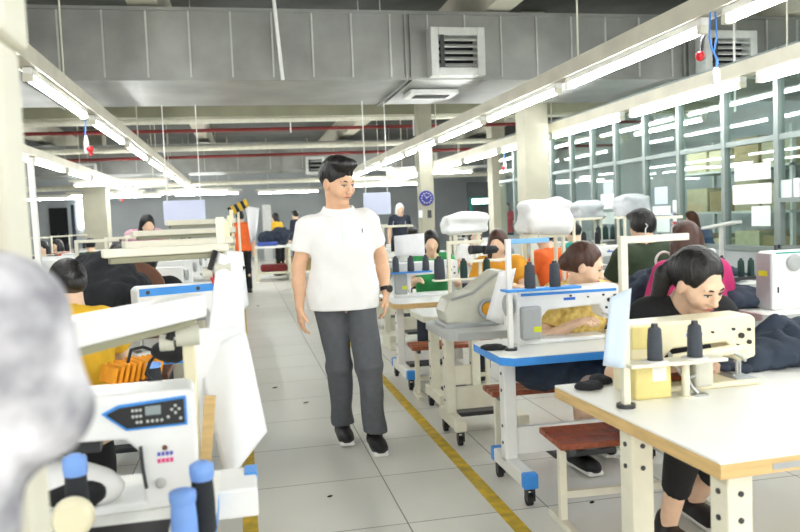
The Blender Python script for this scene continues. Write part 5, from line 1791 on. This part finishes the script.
heap('garment_pile', 'grey-blue garments beside the green shirt and thread stand pole', 'garments', [(PY(648, 290, 4.25), (0.16, 0.12, 0.10)), (PY(662, 284, 4.3), (0.16, 0.12, 0.12))], 'denim', 0.012, 0.04, 10, base=TZ)
# cones on a rack before the sill
q = PY(722, 278, 4.7)
t = thing('cone_rack', 'slim rack of green thread cones before the partition sill', 'rack', (q.x, 4.7, 0))
zt = PY(735, 277, 4.7).z
MB().bb(-0.06, 0.34, -0.05, 0.05, zt - 0.02, zt).build('tray', 'dark_steel', t)
for x in (-0.04, 0.32):
    MB().bb(x - 0.01, x + 0.01, -0.01, 0.01, 0, zt - 0.02).build('leg', 'frame_cream', t)
for px, w in ((722, 'tall dark green thread cone on the rack, alone beside the pole'), (741, 'dark green thread cone on the rack, second of three'), (751, 'dark green thread cone on the rack, closest to the big white machine')):
    cone(w, (PY(px, 277, 4.7).x, 4.7, zt + 0.001), 'thread_green', 0.024, 0.14 if px == 722 else 0.115)
q = PY(597, 240, 8.9)
t = thing('cone_rack', 'rack with a row of dark cones under the partition glass', 'rack', (q.x, 8.9, 0))
MB().bb(-0.05, 0.42, -0.06, 0.06, q.z - 0.02, q.z).build('tray', 'grille_metal', t)
for x in (-0.03, 0.40):
    MB().bb(x - 0.01, x + 0.01, -0.01, 0.01, 0, q.z - 0.02).build('leg', 'frame_cream', t)
for i in range(4):
    cone('dark cone in the row under the glass, %s from the teal shirt' % NTH[i], (q.x + 0.02 + 0.1 * i, 8.9, q.z + 0.001), 'thread_green', 0.035, 0.16)
# white ring guide
tag(MB().torus(PY(664, 261, 4.2), 0.055, 0.008, 'y').tube([PY(664, 270, 4.2), PY(655, 272, 4.2), PY(653, 285, 4.2), PY(653, 300, 4.2) * 1.0], 0.008).build('ring_guide', 'white_plastic'), 'white ring guide on a bent rod beside the long brown hair', 'guide')
# long pale tray lamp at the partition
a, b = PX(706, 228, 4.1), PX(737, 222, 4.1)
tag(MB().bar(a, b, 0.10, 0.025).bar((a + b) / 2, Vector(((a.x + b.x) / 2, (a.y + b.y) / 2, 0)), 0.03).build('tray_stand', 'grille_metal', None, 0.004), 'pale narrow tray on a post before the partition', 'tray stand')

# ------------------------------------------------------------------ papers on the glass and the room behind
SH = [(655, 187, 668, 204, 'paper_blue', 'pale blue note above two white ones on the glass'), (653, 206, 671, 215, 'paper', 'white note in the middle of the small stack on the glass'), (657, 216, 670, 232, 'paper_mint', 'pale mint note lowest of the small stack on the glass'),
      (673, 200, 680, 222, 'paper', 'narrow white strip taped on the glass beside a blue note'), (671, 213, 679, 217, 'screen_blue', 'small blue label on the glass beside the narrow strip'), (735, 164, 771, 180, 'paper', 'wide white sheet highest of the group on the pane by the thick mullion'),
      (733, 184, 772, 204, 'paper', 'large white sheet in the middle of the group on the pane by the thick mullion'), (752, 206, 771, 226, 'paper_mint', 'mint sheet lowest of the group on the pane by the thick mullion'), (779, 180, 792, 199, 'paper_mint', 'mint sheet above the dark hatch'),
      (794, 178, 800, 198, 'paper', 'white sheet at the frame edge above the dark hatch'), (601, 194, 615, 209, 'paper', 'white sheet on the pane behind the row of cones, upper one'), (600, 212, 617, 224, 'paper_mint', 'mint sheet on the pane behind the row of cones, lower one')]
for (x0, y0, x1, y1, m, w) in SH:
    a, b = PX(x0, y0, PXX + 0.01), PX(x1, y1, PXX + 0.01)
    c1, c2 = PX(x0, y1, PXX + 0.01), PX(x1, y0, PXX + 0.01)
    za, zb = (a.z + c2.z) / 2, (b.z + c1.z) / 2
    tag(MB().bb(PXX + 0.004, PXX + 0.0075, b.y, a.y, zb, za).build('note_sheet', m), w, 'paper')
q = PX(674, 224, PXX)
tag(MB().prism([(0, -0.05), (0.045, 0.0), (0.04, 0.03), (0.018, 0.035), (0, 0.018), (-0.018, 0.035), (-0.04, 0.03), (-0.045, 0.0)], 0, 0.003, 'yz').build('red_heart', 'red_plastic'), 'small red heart-shaped decal on the glass', 'decal').location = (PXX + 0.004, q.y, q.z)
struct('wall_room', MB().bb(8.2, 8.3, 1.0, 14.0, 0, CZ), 'wall_grey')
for i, (y, w) in enumerate(((5.6, 'behind the pane with the white sheets'), (9.6, 'behind the farther panes'))):  # tube lamps and rails added to brighten the room behind the glass
    lamp_at((6.4, y, 2.5), 0, 'tube lamp added to brighten the glazed room ' + w, 'lamps added inside the glazed room')
    tag(MB().bb(6.36, 6.44, y, y + 1.9, 2.575, 2.61).cyl((6.4, y + 1.3, 2.61), (6.4, y + 1.3, CZ), 0.01, n=6).build('lamp_rail', 'beam_paint'), 'added lamp rail inside the glazed room ' + w, 'lamp rail')
sx = 6.9
for k, (y0, y1) in enumerate(((6.0, 8.2), (8.5, 11.0))):
    t = thing('shelf_rack', 'storage rack inside the glazed room ' + ('behind the thick mullion' if k == 0 else 'behind the small panes'), 'rack', (sx, y0, 0))
    for z in (0.5, 1.2, 1.8):
        MB().bb(0, 0.6, 0, y1 - y0, z - 0.03, z).build('shelf', 'grille_metal', t)
    for yy in (0.0, y1 - y0 - 0.05):
        for x in (0, 0.55):
            MB().bb(x, x + 0.05, yy, yy + 0.05, 0, 2.3).build('upright', 'grille_metal', t)
    n = 4
    for j, z in enumerate((0.5, 1.2, 1.8)):
        for i in range(n):
            yy = y0 + 0.1 + i * (y1 - y0 - 0.15) / n
            hh = 0.30 + 0.12 * ((i * 7 + j * 3 + k) % 3) / 2
            tag(MB().bb(sx + 0.03, sx + 0.5, yy, yy + (y1 - y0) / n - 0.1, z + 0.001, z + hh).build('carton', 'carton_pale' if (i + j) % 3 else 'carton', None, 0.006),
                'carton %s, %s shelf of the rack %s' % (('closest to the camera', 'second from the camera', 'third from the camera', 'farthest back')[i], ('lowest', 'middle', 'top')[j], 'by the thick mullion' if k == 0 else 'by small panes'), 'carton', 'cartons in the glazed room')
q = PX(716, 210, 5.6)
person('person in blue jacket inside the glazed room, seen through the glass', (5.6, q.y + 0.1), 100, 'sit', lean=30, s=0.95, seat=0.5, shirt='cloth_denim', sleeve='long', pants='cloth_navy', hair='bob', hairm='hair_black', res=0.013)
t = thing('desk', 'grey desk inside the glazed room in front of the blue jacket', 'desk', (5.2, 5.9, 0))
MB().bb(0, 0.8, 0, 1.6, 0.74, 0.78).build('desktop', 'table_grey', t)
for x in (0.02, 0.74):
    for yy in (0.02, 1.54):
        MB().bb(x, x + 0.04, yy, yy + 0.04, 0, 0.74).build('leg', 'dark_steel', t)
tag(MB().bb(5.15, 5.45, 4.6, 5.6, 0.0, 1.28).build('hatch_dark_box', 'wall_dark', None, 0.01), 'dark box added behind the hatch to darken its interior', 'dark box')  # added box, makes the opening of the hatch look dark inside
# litter on the floor
for (px, py, w) in ((275, 388, 'small dark lint bit near the paper sheets on the floor tiles'), (306, 403, 'small dark lint bit near the man on the floor tiles'), (258, 306, 'dark lint bit far down the aisle'), (592, 503, 'dark offcut under the wood-edged worktable'), (330, 497, 'thin dark lint bit in front of the walking man')):
    q = PZ(px, py, 0.0)
    tag(MB().ell((q.x, q.y, 0.004), (0.025 if py < 480 else 0.015, 0.009, 0.004), 10, 6, (0, 0, 0.5)).build('lint', 'cloth_black'), w, 'lint')
